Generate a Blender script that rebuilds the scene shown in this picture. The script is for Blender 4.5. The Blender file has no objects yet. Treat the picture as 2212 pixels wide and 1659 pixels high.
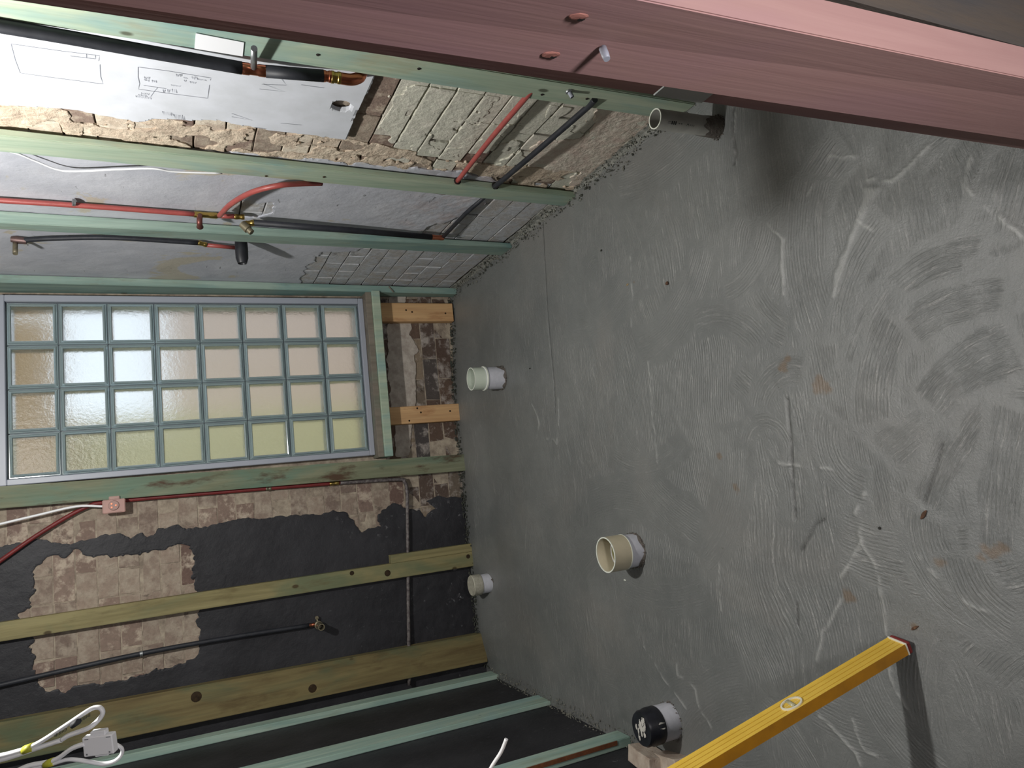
import bpy, bmesh, math, random
import numpy as np
from mathutils import Vector, Matrix
random.seed(7); RNG = np.random.default_rng(7)
sc = bpy.context.scene; COL = sc.collection
# ------------------------------------------------------------------ camera
RM = np.array([[-0.10590723, -0.41639255, -0.90299552],
               [-0.98575293, 0.16329732, 0.04031312],
               [0.13067067, 0.89439993, -0.42775454]])      # rows: image right, image down, forward
FPX = 1554.78; CAM = np.array([0, 0, 1.5]); PP = np.array([1106.0, 829.5])
cd = bpy.data.cameras.new('camera'); cam = bpy.data.objects.new('camera', cd); COL.objects.link(cam)
cd.sensor_width = 36; cd.sensor_fit = 'HORIZONTAL'; cd.lens = FPX / 2212 * 36; cd.clip_start = 0.02
cam.matrix_world = Matrix(((RM[0][0], -RM[1][0], -RM[2][0], 0), (RM[0][1], -RM[1][1], -RM[2][1], 0),
                           (RM[0][2], -RM[1][2], -RM[2][2], 1.5), (0, 0, 0, 1)))
sc.camera = cam
# ------------------------------------------------------------------ world, lights, exposure
w = bpy.data.worlds.new('world'); sc.world = w; w.use_nodes = True
w.node_tree.nodes['Background'].inputs[0].default_value = (0.80, 0.90, 1.0, 1)
w.node_tree.nodes['Background'].inputs[1].default_value = 1.15
sc.view_settings.view_transform = 'Standard'; sc.view_settings.look = 'None'
sc.view_settings.exposure = 0.0; sc.view_settings.gamma = 1.0; sc.view_settings.use_curve_mapping = False
sc.cycles.use_denoising = True; sc.cycles.max_bounces = 8; sc.cycles.sample_clamp_indirect = 4.0

def light(name, kind, loc, power, color, size=0.1, rot=None, size_y=None):
    d = bpy.data.lights.new(name, kind); d.energy = power; d.color = color
    if kind == 'AREA':
        d.size = size
        if size_y: d.shape = 'RECTANGLE'; d.size_y = size_y
    else: d.shadow_soft_size = size
    o = bpy.data.objects.new(name, d); o.location = loc
    if rot: o.rotation_euler = rot
    COL.objects.link(o); return o
light('work_lamp_light', 'POINT', (0.37, 1.75, 2.42), 108, (1.0, 0.985, 0.95), 0.035)
light('hall_light', 'AREA', (0.10, -0.50, 1.00), 14.5, (1.0, 0.96, 0.97), 0.16, (math.radians(90), 0, 0))

# ------------------------------------------------------------------ pixel rays
def ray(u, v): return RM.T @ np.array([(u - PP[0]) / FPX, (v - PP[1]) / FPX, 1.0])
def onX(u, v, X): d = ray(u, v); return CAM + d * X / d[0]
def onY(u, v, Y): d = ray(u, v); return CAM + d * Y / d[1]
def onZ(u, v, Z=0.0): d = ray(u, v); return CAM + d * (Z - 1.5) / d[2]
def atD(u, v, D): return CAM + ray(u, v) * D
def px(p): c = RM @ (np.array(p, float) - CAM); return PP + FPX * c[:2] / c[2]

# ------------------------------------------------------------------ mesh helpers
def link(name, me, mat=None, parent=None, loc=None, smooth=False):
    o = bpy.data.objects.new(name, me); COL.objects.link(o)
    if mat is not None and len(me.materials) == 0: me.materials.append(mat)
    if parent is not None: o.parent = parent
    if loc is not None: o.location = loc
    if smooth: me.polygons.foreach_set('use_smooth', [True] * len(me.polygons))
    return o
def tag(o, label, cat, group=None):
    o['label'] = label; o['category'] = cat
    if group: o['group'] = group
    return o
def struct(o): o['kind'] = 'structure'; return o
def empty(name, loc, label, cat, group=None):
    o = bpy.data.objects.new(name, None); COL.objects.link(o); o.location = loc; o.empty_display_size = 0.05
    return tag(o, label, cat, group)
def pydata(name, v, f):
    me = bpy.data.meshes.new(name); me.from_pydata([tuple(map(float, p)) for p in v], [], f); me.update(); return me
def bm_mesh(bm, name):
    bmesh.ops.recalc_face_normals(bm, faces=bm.faces)
    me = bpy.data.meshes.new(name); bm.to_mesh(me); bm.free(); return me
def box_bm(bm, x0, x1, y0, y1, z0, z1, bev=0.0):
    vs = [bm.verts.new(p) for p in [(x0, y0, z0), (x1, y0, z0), (x1, y1, z0), (x0, y1, z0), (x0, y0, z1), (x1, y0, z1), (x1, y1, z1), (x0, y1, z1)]]
    fs = [bm.faces.new([vs[i] for i in f]) for f in [(0, 3, 2, 1), (4, 5, 6, 7), (0, 1, 5, 4), (1, 2, 6, 5), (2, 3, 7, 6), (3, 0, 4, 7)]]
    if bev > 0:
        es = list({e for f in fs for e in f.edges})
        bmesh.ops.bevel(bm, geom=es, offset=bev, segments=1, affect='EDGES')
    return vs
def box(name, b, mat, parent=None, bev=0.0, origin=None):
    x0, x1, y0, y1, z0, z1 = b
    o_ = origin if origin is not None else ((x0 + x1) / 2, (y0 + y1) / 2, z0)
    bm = bmesh.new(); box_bm(bm, x0 - o_[0], x1 - o_[0], y0 - o_[1], y1 - o_[1], z0 - o_[2], z1 - o_[2], bev)
    return link(name, bm_mesh(bm, name), mat, parent, o_)
def prism(name, bot, top, z0, z1, mat, parent=None, bev=0.0):
    """solid between two horizontal outlines (lists of xy)"""
    o_ = (float(np.mean([p[0] for p in bot])), float(np.mean([p[1] for p in bot])), z0)
    bm = bmesh.new(); n = len(bot)
    a = [bm.verts.new((p[0] - o_[0], p[1] - o_[1], 0)) for p in bot]
    b = [bm.verts.new((p[0] - o_[0], p[1] - o_[1], z1 - z0)) for p in top]
    fs = [bm.faces.new(a[::-1]), bm.faces.new(b)] + [bm.faces.new((a[i], a[(i + 1) % n], b[(i + 1) % n], b[i])) for i in range(n)]
    if bev: bmesh.ops.bevel(bm, geom=list({e for f in fs for e in f.edges}), offset=bev, segments=2, affect='EDGES')
    return link(name, bm_mesh(bm, name), mat, parent, o_)
def smooth_path(P, sub=8):
    P = [np.array(p, float) for p in P]
    if len(P) < 3: return P
    Q = [2 * P[0] - P[1]] + P + [2 * P[-1] - P[-2]]; out = []
    for i in range(1, len(Q) - 2):
        for k in range(sub):
            t = k / sub; a, b, c, d = Q[i - 1], Q[i], Q[i + 1], Q[i + 2]
            out.append(0.5 * ((2 * b) + (-a + c) * t + (2 * a - 5 * b + 4 * c - d) * t * t + (-a + 3 * b - 3 * c + d) * t ** 3))
    return out + [P[-1]]
def tube_mesh(name, P, r, n=14, flat=1.0, up=None):
    P = [np.array(p, float) for p in P]; V = []; F = []
    prev = None
    for i, p in enumerate(P):
        t = P[min(i + 1, len(P) - 1)] - P[max(i - 1, 0)]; t /= np.linalg.norm(t) + 1e-12
        if prev is None:
            a = np.array([0, 0, 1.0]) if abs(t[2]) < .9 else np.array([1.0, 0, 0])
            if up is not None: a = np.array(up, float)
        else: a = prev
        x = a - t * np.dot(a, t); x /= np.linalg.norm(x); y = np.cross(t, x); prev = x
        rr = r[i] if hasattr(r, '__len__') else r
        for k in range(n):
            an = 2 * math.pi * k / n; V.append(p + x * rr * math.cos(an) + y * rr * flat * math.sin(an))
    for i in range(len(P) - 1):
        for k in range(n):
            a = i * n + k; b = i * n + (k + 1) % n; F.append((a, b, b + n, a + n))
    F.append(tuple(range(n))[::-1]); F.append(tuple(range((len(P) - 1) * n, len(P) * n)))
    return pydata(name, V, F)
def tube(name, P, r, mat, parent=None, n=14, flat=1.0, up=None, origin=None):
    o_ = np.array(origin if origin is not None else (P[0] if parent is None else (0, 0, 0)), float)
    o = link(name, tube_mesh(name, [np.array(p) - o_ for p in P], r, n, flat, up), mat, parent, tuple(o_) if parent is None else None, smooth=True)
    o.data.polygons[-1].use_smooth = False; o.data.polygons[-2].use_smooth = False
    return o
def lathe(name, prof, mat, parent=None, loc=None, n=40, M=None, closed=False):
    V = []; F = []; m = len(prof)
    for k in range(n):
        a = 2 * math.pi * k / n
        for r, z in prof: V.append(Vector((r * math.cos(a), r * math.sin(a), z)))
    for k in range(n):
        for j in range(m - 1):
            a = k * m + j; b = ((k + 1) % n) * m + j; F.append((a, b, b + 1, a + 1))
        if closed: F.append((k * m + m - 1, ((k + 1) % n) * m + m - 1, ((k + 1) % n) * m, k * m))
    if M is not None: V = [M @ v for v in V]
    me = pydata(name, V, F)
    bm = bmesh.new(); bm.from_mesh(me); bmesh.ops.remove_doubles(bm, verts=bm.verts, dist=1e-6); bmesh.ops.recalc_face_normals(bm, faces=bm.faces); bm.to_mesh(me); bm.free()
    o = link(name, me, mat, parent, loc, smooth=True)
    try: me.set_sharp_from_angle(angle=math.radians(35))
    except Exception: pass
    return o
def axisM(p, d):
    q = Vector((0, 0, 1)).rotation_difference(Vector(d).normalized()); return Matrix.Translation(Vector(p)) @ q.to_matrix().to_4x4()

# ------------------------------------------------------------------ numpy noise
def vnoise(x, y, seed=0):
    xi = np.floor(x).astype(np.int64); yi = np.floor(y).astype(np.int64); fx = x - xi; fy = y - yi
    fx = fx * fx * (3 - 2 * fx); fy = fy * fy * (3 - 2 * fy)
    def h(a, b):
        n = (a * 374761393 + b * 668265263 + seed * 1442695041) & 0x7fffffff
        n = ((n ^ (n >> 13)) * 1274126177) & 0x7fffffff; n = n ^ (n >> 16)
        return (n & 0xffff) / 65535.0
    return (h(xi, yi) * (1 - fx) + h(xi + 1, yi) * fx) * (1 - fy) + (h(xi, yi + 1) * (1 - fx) + h(xi + 1, yi + 1) * fx) * fy
def fbm(x, y, oct=4, seed=0):
    s = 0; a = .5; t = 0
    for o in range(oct): s = s + a * vnoise(x * 2 ** o, y * 2 ** o, seed + o); t += a; a *= .5
    return s / t
def sm(t): t = np.clip(t, 0, 1); return t * t * (3 - 2 * t)
def poly_sd(U, V, P):
    """signed distance, positive inside"""
    d = np.full(U.shape, 1e9); ins = np.zeros(U.shape, bool); n = len(P)
    for i in range(n):
        ax, ay = P[i]; bx, by = P[(i + 1) % n]; ex, ey = bx - ax, by - ay; L = ex * ex + ey * ey + 1e-12
        t = np.clip(((U - ax) * ex + (V - ay) * ey) / L, 0, 1)
        d = np.minimum(d, (U - ax - t * ex) ** 2 + (V - ay - t * ey) ** 2)
        c = ((ay > V) != (by > V)); xx = ax + (V - ay) * ex / (ey if abs(ey) > 1e-12 else 1e-12); ins ^= (c & (U < xx))
    d = np.sqrt(d); return np.where(ins, d, -d)
def line_d(U, V, P):
    d = np.full(U.shape, 1e9)
    for i in range(len(P) - 1):
        ax, ay = P[i]; bx, by = P[i + 1]; ex, ey = bx - ax, by - ay; L = ex * ex + ey * ey + 1e-12
        t = np.clip(((U - ax) * ex + (V - ay) * ey) / L, 0, 1)
        d = np.minimum(d, (U - ax - t * ex) ** 2 + (V - ay - t * ey) ** 2)
    return np.sqrt(d)

def layer(name, field, u0, u1, v0, v1, res, th, to3, mat, parent=None, relief=None):
    """irregular sheet: region of the (u,v) plane where field>0, with thickness th. to3(u,v,h)->xyz, h is height off the wall"""
    nu = int(round((u1 - u0) / res)) + 1; nv = int(round((v1 - v0) / res)) + 1
    us = np.linspace(u0, u1, nu); vs = np.linspace(v0, v1, nv); U, Vv = np.meshgrid(us, vs, indexing='ij')
    Fd = field(U, Vv); Hh = th + (relief(U, Vv) if relief else 0 * U)
    idx = -np.ones((nu, nv), np.int64); ins = Fd > 0; verts = []; faces = []
    ids = np.argwhere(ins); idx[ins] = np.arange(len(ids))
    verts = [to3(us[i], vs[j], Hh[i, j]) for i, j in ids]
    full = ins[:-1, :-1] & ins[1:, :-1] & ins[1:, 1:] & ins[:-1, 1:]
    for i, j in np.argwhere(full): faces.append((int(idx[i, j]), int(idx[i + 1, j]), int(idx[i + 1, j + 1]), int(idx[i, j + 1])))
    anyc = ins[:-1, :-1] | ins[1:, :-1] | ins[1:, 1:] | ins[:-1, 1:]; cache = {}
    def cross(a, b):
        k = (a, b) if a < b else (b, a)
        if k not in cache:
            f0, f1 = Fd[k[0]], Fd[k[1]]; t = f0 / (f0 - f1); t = min(max(t, .02), .98)
            uu = us[k[0][0]] * (1 - t) + us[k[1][0]] * t; vv = vs[k[0][1]] * (1 - t) + vs[k[1][1]] * t
            h = Hh[k[0]] * (1 - t) + Hh[k[1]] * t
            verts.append(to3(uu, vv, h * .8)); verts.append(to3(uu, vv, -0.004)); cache[k] = len(verts) - 2
        return cache[k]
    for i, j in np.argwhere(anyc & ~full):
        cs = [(int(i), int(j)), (int(i) + 1, int(j)), (int(i) + 1, int(j) + 1), (int(i), int(j) + 1)]; poly = []; seg = []
        for k in range(4):
            a, b = cs[k], cs[(k + 1) % 4]
            if ins[a]: poly.append(int(idx[a]))
            if ins[a] != ins[b]: c = cross(a, b); poly.append(c); seg.append((c, ins[a]))
        if len(poly) >= 3: faces.append(tuple(poly))
        for k in range(len(seg)):
            if seg[k][1]:
                c0 = seg[k][0]; c1 = seg[(k + 1) % len(seg)][0]; faces.append((c0, c0 + 1, c1 + 1, c1))
    me = pydata(name, verts, faces)
    bm = bmesh.new(); bm.from_mesh(me); bmesh.ops.recalc_face_normals(bm, faces=bm.faces); bm.to_mesh(me); bm.free()
    return link(name, me, mat, parent)

# ------------------------------------------------------------------ materials
def s2l(c): return tuple(((x / 255) / 12.92 if x / 255 <= .04045 else ((x / 255 + .055) / 1.055) ** 2.4) for x in c) + (1,)
class MB:
    def __init__(s, name, rough=.7, spec=.5):
        s.m = bpy.data.materials.new(name); s.m.use_nodes = True; s.nt = s.m.node_tree; s.b = s.nt.nodes['Principled BSDF']
        s.b.inputs['Roughness'].default_value = rough; s.b.inputs['Specular IOR Level'].default_value = spec
        s.tc = s.nt.nodes.new('ShaderNodeTexCoord'); s.oi = s.nt.nodes.new('ShaderNodeObjectInfo')
    def n(s, t, **k):
        x = s.nt.nodes.new(t)
        for a, b in k.items(): setattr(x, a, b)
        return x
    def l(s, a, b): s.nt.links.new(a, b)
    def coord(s, scale=(1, 1, 1), rnd=True, space='Object'):
        mp = s.n('ShaderNodeMapping'); mp.inputs['Scale'].default_value = scale; s.l(s.tc.outputs[space], mp.inputs[0])
        if rnd:
            mu = s.n('ShaderNodeMath', operation='MULTIPLY'); s.l(s.oi.outputs['Random'], mu.inputs[0]); mu.inputs[1].default_value = 37.0; s.l(mu.outputs[0], mp.inputs['Location'])
        return mp.outputs[0]
    def noise(s, co, scale, detail=4, rough=.55, dist=0.0):
        x = s.n('ShaderNodeTexNoise'); x.inputs['Scale'].default_value = scale; x.inputs['Detail'].default_value = detail
        x.inputs['Roughness'].default_value = rough; x.inputs['Distortion'].default_value = dist; s.l(co, x.inputs['Vector']); return x.outputs[0]
    def ramp(s, f, stops, interp='LINEAR'):
        x = s.n('ShaderNodeValToRGB'); e = x.color_ramp.elements; x.color_ramp.interpolation = interp
        while len(e) < len(stops): e.new(.5)
        for i, (p, c) in enumerate(stops): e[i].position = p; e[i].color = c if len(c) == 4 else (*c, 1)
        s.l(f, x.inputs[0]); return x.outputs[0]
    def mix(s, f, a, b, mode='MIX'):
        x = s.n('ShaderNodeMix', data_type='RGBA', blend_type=mode)
        for v, i in ((f, 0), (a, 6), (b, 7)):
            if hasattr(v, 'is_linked') or hasattr(v, 'links'): s.l(v, x.inputs[i])
            elif i == 0: x.inputs[0].default_value = v
            else: x.inputs[i].default_value = v
        return x.outputs[2]
    def math(s, op, a, b=None):
        x = s.n('ShaderNodeMath', operation=op)
        for i, v in enumerate((a, b)):
            if v is None: continue
            if hasattr(v, 'links'): s.l(v, x.inputs[i])
            else: x.inputs[i].default_value = v
        return x.outputs[0]
    def color(s, c):
        if hasattr(c, 'links'): s.l(c, s.b.inputs['Base Color'])
        else: s.b.inputs['Base Color'].default_value = c
        return s
    def bump(s, h, strength=.3, dist=.003):
        x = s.n('ShaderNodeBump'); x.inputs['Strength'].default_value = strength; x.inputs['Distance'].default_value = dist
        s.l(h, x.inputs['Height']); s.l(x.outputs[0], s.b.inputs['Normal']); return s
BW = [(0, (0, 0, 0)), (1, (1, 1, 1))]
def wood(name, c1, c2, c3=None, stain=None, rough=.65, stain_amt=.5, knots=True, gr=.35):
    m = MB(name, rough, .3); co = m.coord((14, 14, 1.1)); co2 = m.coord((90, 90, 2.5)); co3 = m.coord((5, 5, 1.6))
    a = m.noise(co, 1.6, 5, .6, .8); g = m.noise(co2, 1.0, 3, .6)
    col = m.ramp(a, [(.32, c1), (.62, c2)])
    if c3: col = m.mix(m.ramp(m.noise(co3, 1.1, 4, .6, .5), [(.50, (0, 0, 0)), (.66, (1, 1, 1))]), col, c3)
    if stain: col = m.mix(m.math('MULTIPLY', m.ramp(m.noise(m.coord((7, 7, 2.2)), 1.9, 5, .65), [(.56, (0, 0, 0)), (.70, (1, 1, 1))]), stain_amt), col, stain)
    col = m.mix(gr, col, m.ramp(g, [(.3, (.55, .55, .55)), (.7, (1.0, 1.0, 1.0))]), 'MULTIPLY')
    # nail holes and small knots
    vo = m.n('ShaderNodeTexVoronoi'); vo.inputs['Scale'].default_value = 7; m.l(m.coord((1, 1, .55)), vo.inputs['Vector'])
    if knots: col = m.mix(m.ramp(vo.outputs['Distance'], [(.045, (1, 1, 1)), (.075, (0, 0, 0))]), col, (c1[0] * .35, c1[1] * .3, c1[2] * .28, 1))
    m.color(col).bump(g, .25, .002); return m.m
GREEN = wood('treated_pine_green', s2l((150, 170, 150)), s2l((178, 190, 168)), s2l((140, 170, 164)), s2l((160, 150, 120)))
TEAL = wood('treated_pine_teal', s2l((128, 152, 143)), s2l((152, 172, 160)), s2l((118, 150, 146)), s2l((120, 120, 96)))
GREENBROWN = wood('treated_pine_stained', s2l((106, 112, 88)), s2l((134, 137, 112)), s2l((104, 130, 112)), s2l((76, 50, 34)), stain_amt=.9)
OLIVE = wood('treated_pine_olive', s2l((126, 117, 80)), s2l((152, 143, 102)), s2l((114, 120, 90)), s2l((100, 84, 54)))
MINT = wood('treated_pine_mint', s2l((140, 168, 158)), s2l((168, 188, 174)), s2l((146, 176, 172)), s2l((140, 140, 110)), stain_amt=.4)
PINE = wood('raw_pine', s2l((190, 148, 104)), s2l((208, 170, 124)), None, s2l((150, 92, 52)), stain_amt=.5)
GREYGREEN = wood('weathered_pine', s2l((112, 104, 94)), s2l((134, 126, 114)), s2l((116, 122, 108)))
REDWOOD = wood('red_hardwood', s2l((166, 130, 126)), s2l((174, 139, 134)), s2l((168, 132, 134)), knots=False, gr=.06)

def brickmat(name, stops, lime, lime_amt, lo=.5, hi=.66, rough=.9):
    m = MB(name, rough, .2); base = m.ramp(m.oi.outputs['Random'], stops); co = m.coord((1, 1, 1))
    b = m.noise(co, 18, 6, .65); f = m.noise(co, 70, 4, .6)
    col = m.mix(m.ramp(b, [(lo, (0, 0, 0)), (hi, (lime_amt,) * 3)]), base, lime)
    col = m.mix(m.ramp(m.noise(co, 9, 5, .7, .6), [(.60, (0, 0, 0)), (.72, (.7, .7, .7))]), col, tuple(x * .38 for x in stops[0][1][:3]) + (1,))
    col = m.mix(.4, col, m.ramp(f, [(.3, (.55, .55, .55)), (.7, (1.05, 1.05, 1.05))]), 'MULTIPLY')
    m.color(col).bump(m.math('ADD', b, m.math('MULTIPLY', f, .5)), .8, .006); return m.m
B_DARK = brickmat('dark_brick', [(0, s2l((82, 68, 62))), (.4, s2l((104, 86, 74))), (.7, s2l((74, 70, 70))), (1, s2l((146, 130, 110)))], s2l((184, 176, 168)), .8)
B_CREAM = brickmat('lime_washed_brick', [(0, s2l((134, 118, 106))), (.5, s2l((156, 140, 126))), (1, s2l((128, 112, 102)))], s2l((174, 162, 146)), .8, .42, .6)
B_BROWN = brickmat('brown_brick', [(0, s2l((124, 104, 96))), (.5, s2l((146, 128, 116))), (1, s2l((112, 92, 84)))], s2l((196, 182, 164)), .8, .5, .62)
B_PAINT = brickmat('painted_brick', [(0, s2l((206, 208, 192))), (.5, s2l((212, 210, 196))), (1, s2l((200, 194, 182)))], s2l((216, 210, 198)), .6, .45, .7)
B_RUB = brickmat('rubbly_cream_brick', [(0, s2l((206, 190, 170))), (1, s2l((188, 172, 156)))], s2l((222, 212, 194)), .8, .42, .58)
B_GREYW = brickmat('grey_washed_brick', [(0, s2l((184, 178, 172))), (1, s2l((190, 190, 190)))], s2l((196, 200, 206)), .8, .40, .56)
B_PINK = brickmat('pinkish_brick', [(0, s2l((160, 142, 132))), (1, s2l((176, 158, 146)))], s2l((182, 180, 172)), .7, .42, .58)
def simple(name, col, rough=.5, metal=0, spec=.5, noise=None, bump=None, ns=30):
    m = MB(name, rough, spec); m.b.inputs['Metallic'].default_value = metal
    if noise:
        co = m.coord((1, 1, 1)); m.color(m.ramp(m.noise(co, ns, 5, .6), [(.35, col), (.68, noise)]))
        if bump: m.bump(m.noise(co, ns * 2.5, 4, .6), bump[0], bump[1])
    else: m.color(col)
    return m.m
MORTAR = simple('lime_mortar', s2l((176, 164, 146)), .95, 0, .2, s2l((128, 116, 104)), (.8, .006), 22)
MORTAR_DEEP = simple('crumbling_shaded_mortar', s2l((104, 92, 82)), .95, 0, .2, s2l((70, 62, 56)), (.8, .006), 22)  # shade of the open brick joints is put into this mortar colour
MORTAR_DARK = simple('dirty_mortar', s2l((120, 112, 104)), .95, 0, .2, s2l((170, 162, 152)), (.8, .006), 24)
# grey cement render with pinkish dirt near the floor
m = MB('grey_cement_render', .85, .25); co = m.coord((1, 1, 1), False)
base = m.ramp(m.noise(co, 5, 6, .6), [(.35, s2l((178, 181, 190))), (.68, s2l((198, 200, 207)))])
sp = m.n('ShaderNodeSeparateXYZ'); m.l(m.tc.outputs['Object'], sp.inputs[0])
hz = m.n('ShaderNodeMapRange'); m.l(sp.outputs['Z'], hz.inputs[0]); hz.inputs[1].default_value = .75; hz.inputs[2].default_value = .15
dirt = m.math('MULTIPLY', m.ramp(m.noise(co, 9, 6, .7), [(.45, (0, 0, 0)), (.62, (1, 1, 1))]), hz.outputs[0])
base = m.mix(m.math('MULTIPLY', dirt, .8), base, s2l((186, 158, 148)))
base = m.mix(m.ramp(m.noise(co, 3.1, 5, .6, 1.0), [(.60, (0, 0, 0)), (.64, (.8, .8, .8))]), base, s2l((188, 180, 160)))
base = m.mix(m.ramp(m.noise(m.coord((1, .25, 1), False), 34, 4, .7), [(.66, (0, 0, 0)), (.72, (.7, .7, .7))]), base, s2l((70, 68, 66)))
m.color(base).bump(m.noise(co, 45, 6, .7), .5, .004); RENDER = m.m
m = MB('black_wall_paint', .55, .35); co = m.coord((1, 1, 1), False)
base = m.ramp(m.noise(co, 3, 6, .6), [(.35, s2l((34, 34, 38))), (.7, s2l((52, 52, 56)))])
sp = m.n('ShaderNodeSeparateXYZ'); m.l(m.tc.outputs['Object'], sp.inputs[0])
hz = m.n('ShaderNodeMapRange'); m.l(sp.outputs['Z'], hz.inputs[0]); hz.inputs[1].default_value = .9; hz.inputs[2].default_value = .0
dust = m.math('MULTIPLY', m.ramp(m.noise(co, 30, 7, .75, .5), [(.62, (0, 0, 0)), (.70, (1, 1, 1))]), m.math('ADD', hz.outputs[0], .08))
base = m.mix(m.math('MULTIPLY', dust, .55), base, s2l((168, 168, 172)))
m.color(base).bump(m.noise(co, 14, 6, .65), .6, .008); BLACKP = m.m
BLACKSHEET = simple('black_sheet_lining', s2l((42, 42, 46)), .5, 0, .3, s2l((58, 58, 62)), (.15, .002), 6)
PLASTERBOARD = simple('white_plasterboard', s2l((212, 216, 224)), .8, 0, .3, s2l((198, 202, 208)), (.05, .001), 9)
CREAMPL = simple('pale_render_patch', s2l((186, 178, 168)), .9, 0, .2, s2l((158, 148, 138)), (.7, .005), 30)
# concrete screed: the trowel phase is stored per vertex
m = MB('wet_cement_screed', .5, .85)
def attr(n):
    a = m.n('ShaderNodeAttribute'); a.attribute_name = n; a.attribute_type = 'GEOMETRY'; return a.outputs['Fac']
co = m.coord((1, 1, 1), False)
ph = attr('phase'); am = attr('comb'); st = attr('stain'); gv = attr('groove'); sl = attr('slick')
cv = m.n('ShaderNodeCombineXYZ'); m.l(m.math('ADD', m.math('MULTIPLY', ph, 105.0), m.math('MULTIPLY', m.noise(co, 14, 2, .5), 1.6)), cv.inputs[0]); m.l(m.math('MULTIPLY', attr('along'), 6.0), cv.inputs[1])
strk = m.noise(cv.outputs[0], 1.0, 4, .82, .15)
brk = m.ramp(m.noise(co, 11, 3, .6), [(.34, (.25, .25, .25)), (.6, (1, 1, 1))])
sn = m.math('SINE', m.math('MULTIPLY', m.math('ADD', ph, m.math('MULTIPLY', m.noise(co, 10, 3, .6), .014)), 2 * math.pi / .0092))
ridge = m.math('MULTIPLY', m.math('MULTIPLY', m.math('ADD', m.math('SUBTRACT', strk, .5), m.math('MULTIPLY', sn, .085)), brk), m.math('MAXIMUM', am, .0))
fine = m.noise(co, 130, 5, .7); mid = m.noise(co, 22, 5, .65)
h = m.math('ADD', m.math('MULTIPLY', ridge, 3.8), m.math('ADD', m.math('MULTIPLY', fine, .62), m.math('MULTIPLY', mid, .45)))
base = m.ramp(m.noise(co, 2.2, 6, .6), [(.33, s2l((104, 107, 106))), (.68, s2l((124, 126, 124)))])
base = m.mix(m.ramp(mid, [(.3, (.25, .25, .25)), (.7, (0, 0, 0))]), base, s2l((96, 98, 98)))
base = m.mix(m.ramp(m.noise(co, 1.2, 4, .6, .6), [(.52, (0, 0, 0)), (.7, (.45, .45, .45))]), base, s2l((132, 128, 123)))
base = m.mix(m.math('MULTIPLY', m.ramp(strk, [(.55, (0, 0, 0)), (.64, (1, 1, 1))]), m.math('MULTIPLY', am, m.ramp(fine, [(.40, (.25, .25, .25)), (.58, (.95, .95, .95))]))), base, s2l((172, 171, 168)))  # pale highlights on the trowel ridges, painted into the colour
base = m.mix(m.math('MULTIPLY', sl, .55), base, s2l((186, 187, 184)))
base = m.mix(gv, base, s2l((48, 48, 46))); base = m.mix(st, base, s2l((110, 90, 68)))
base = m.mix(m.ramp(m.noise(co, 75, 3, .5), [(.70, (0, 0, 0)), (.74, (.5, .5, .5))]), base, s2l((78, 78, 74)))
m.color(base).bump(h, .75, .0032)
ro = m.n('ShaderNodeMapRange'); m.l(mid, ro.inputs[0]); ro.inputs[1].default_value = .3; ro.inputs[2].default_value = .7; ro.inputs[3].default_value = .36; ro.inputs[4].default_value = .50
m.l(ro.outputs[0], m.b.inputs['Roughness']); SCREED = m.m
SCREEDPLAIN = simple('cement_fillet', s2l((112, 114, 110)), .8, 0, .3, s2l((146, 146, 138)), (.7, .004), 45)
RUBBLE = simple('cement_crumbs', s2l((96, 98, 92)), .9, 0, .2, s2l((134, 132, 122)), (.6, .003), 60)
RUBBLE_D = simple('dark_dirt_crumbs', s2l((52, 56, 52)), .9, 0, .2, s2l((84, 86, 78)), (.6, .003), 60)
REDPIPE = simple('red_pipe_sleeve', s2l((160, 78, 73)), .42, 0, .5, s2l((144, 70, 67)))
DARKRED = simple('dusty_red_pipe', s2l((124, 44, 44)), .5, 0, .4, s2l((104, 40, 40)))
BLACKPIPE = simple('black_pipe_lagging', s2l((34, 36, 42)), .55, 0, .4, s2l((46, 48, 54)))
PAINTPIPE = simple('flaking_painted_pipe', s2l((62, 54, 56)), .5, 0, .5, s2l((128, 122, 120)), (.4, .002), 60)
COPPER = simple('copper', s2l((206, 128, 98)), .28, 1); BRASS = simple('brass', s2l((196, 168, 96)), .3, 1)
DULLBRASS = simple('dull_brass', s2l((140, 132, 108)), .5, .6, .5, s2l((110, 104, 90)))
STEEL = simple('dull_steel', s2l((150, 154, 156)), .4, .8)
PVCW = simple('white_pvc', s2l((205, 206, 214)), .35, 0, .5, s2l((192, 194, 202)), None, 40)
PVCG = simple('pale_green_pvc', s2l((206, 216, 200)), .4); PVCRIM = simple('bright_pvc_edge', s2l((226, 230, 218)), .5)
PVCTAN = simple('cream_pvc', s2l((198, 188, 162)), .4, 0, .5, s2l((186, 178, 152)), None, 18); PVCIN = simple('cream_pvc_inside', s2l((212, 208, 160)), .5)
PVCGREY = simple('dusty_grey_pvc', s2l((190, 190, 184)), .5, 0, .4, s2l((170, 170, 164)), None, 20)
CAPW = simple('speckled_pipe_cap', s2l((190, 188, 174)), .6, 0, .4, s2l((160, 156, 140)), (.3, .002), 60)
MUD = simple('cement_slurry', s2l((98, 92, 86)), .8, 0, .3, s2l((120, 114, 108)), (.8, .004), 60)
RUBBER = simple('black_rubber', s2l((26, 27, 32)), .45, 0, .5, s2l((40, 42, 48)))
BLACKTAPE = simple('black_tape', s2l((22, 23, 28)), .38, 0, .5, s2l((34, 36, 44)))
WHITEP = simple('white_cable_plastic', s2l((240, 241, 243)), .4); PAPER = simple('white_paper', s2l((236, 238, 242)), .7)
YTAPE = simple('yellow_tape', s2l((196, 196, 60)), .5, 0, .4, s2l((160, 160, 44)))
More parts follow.
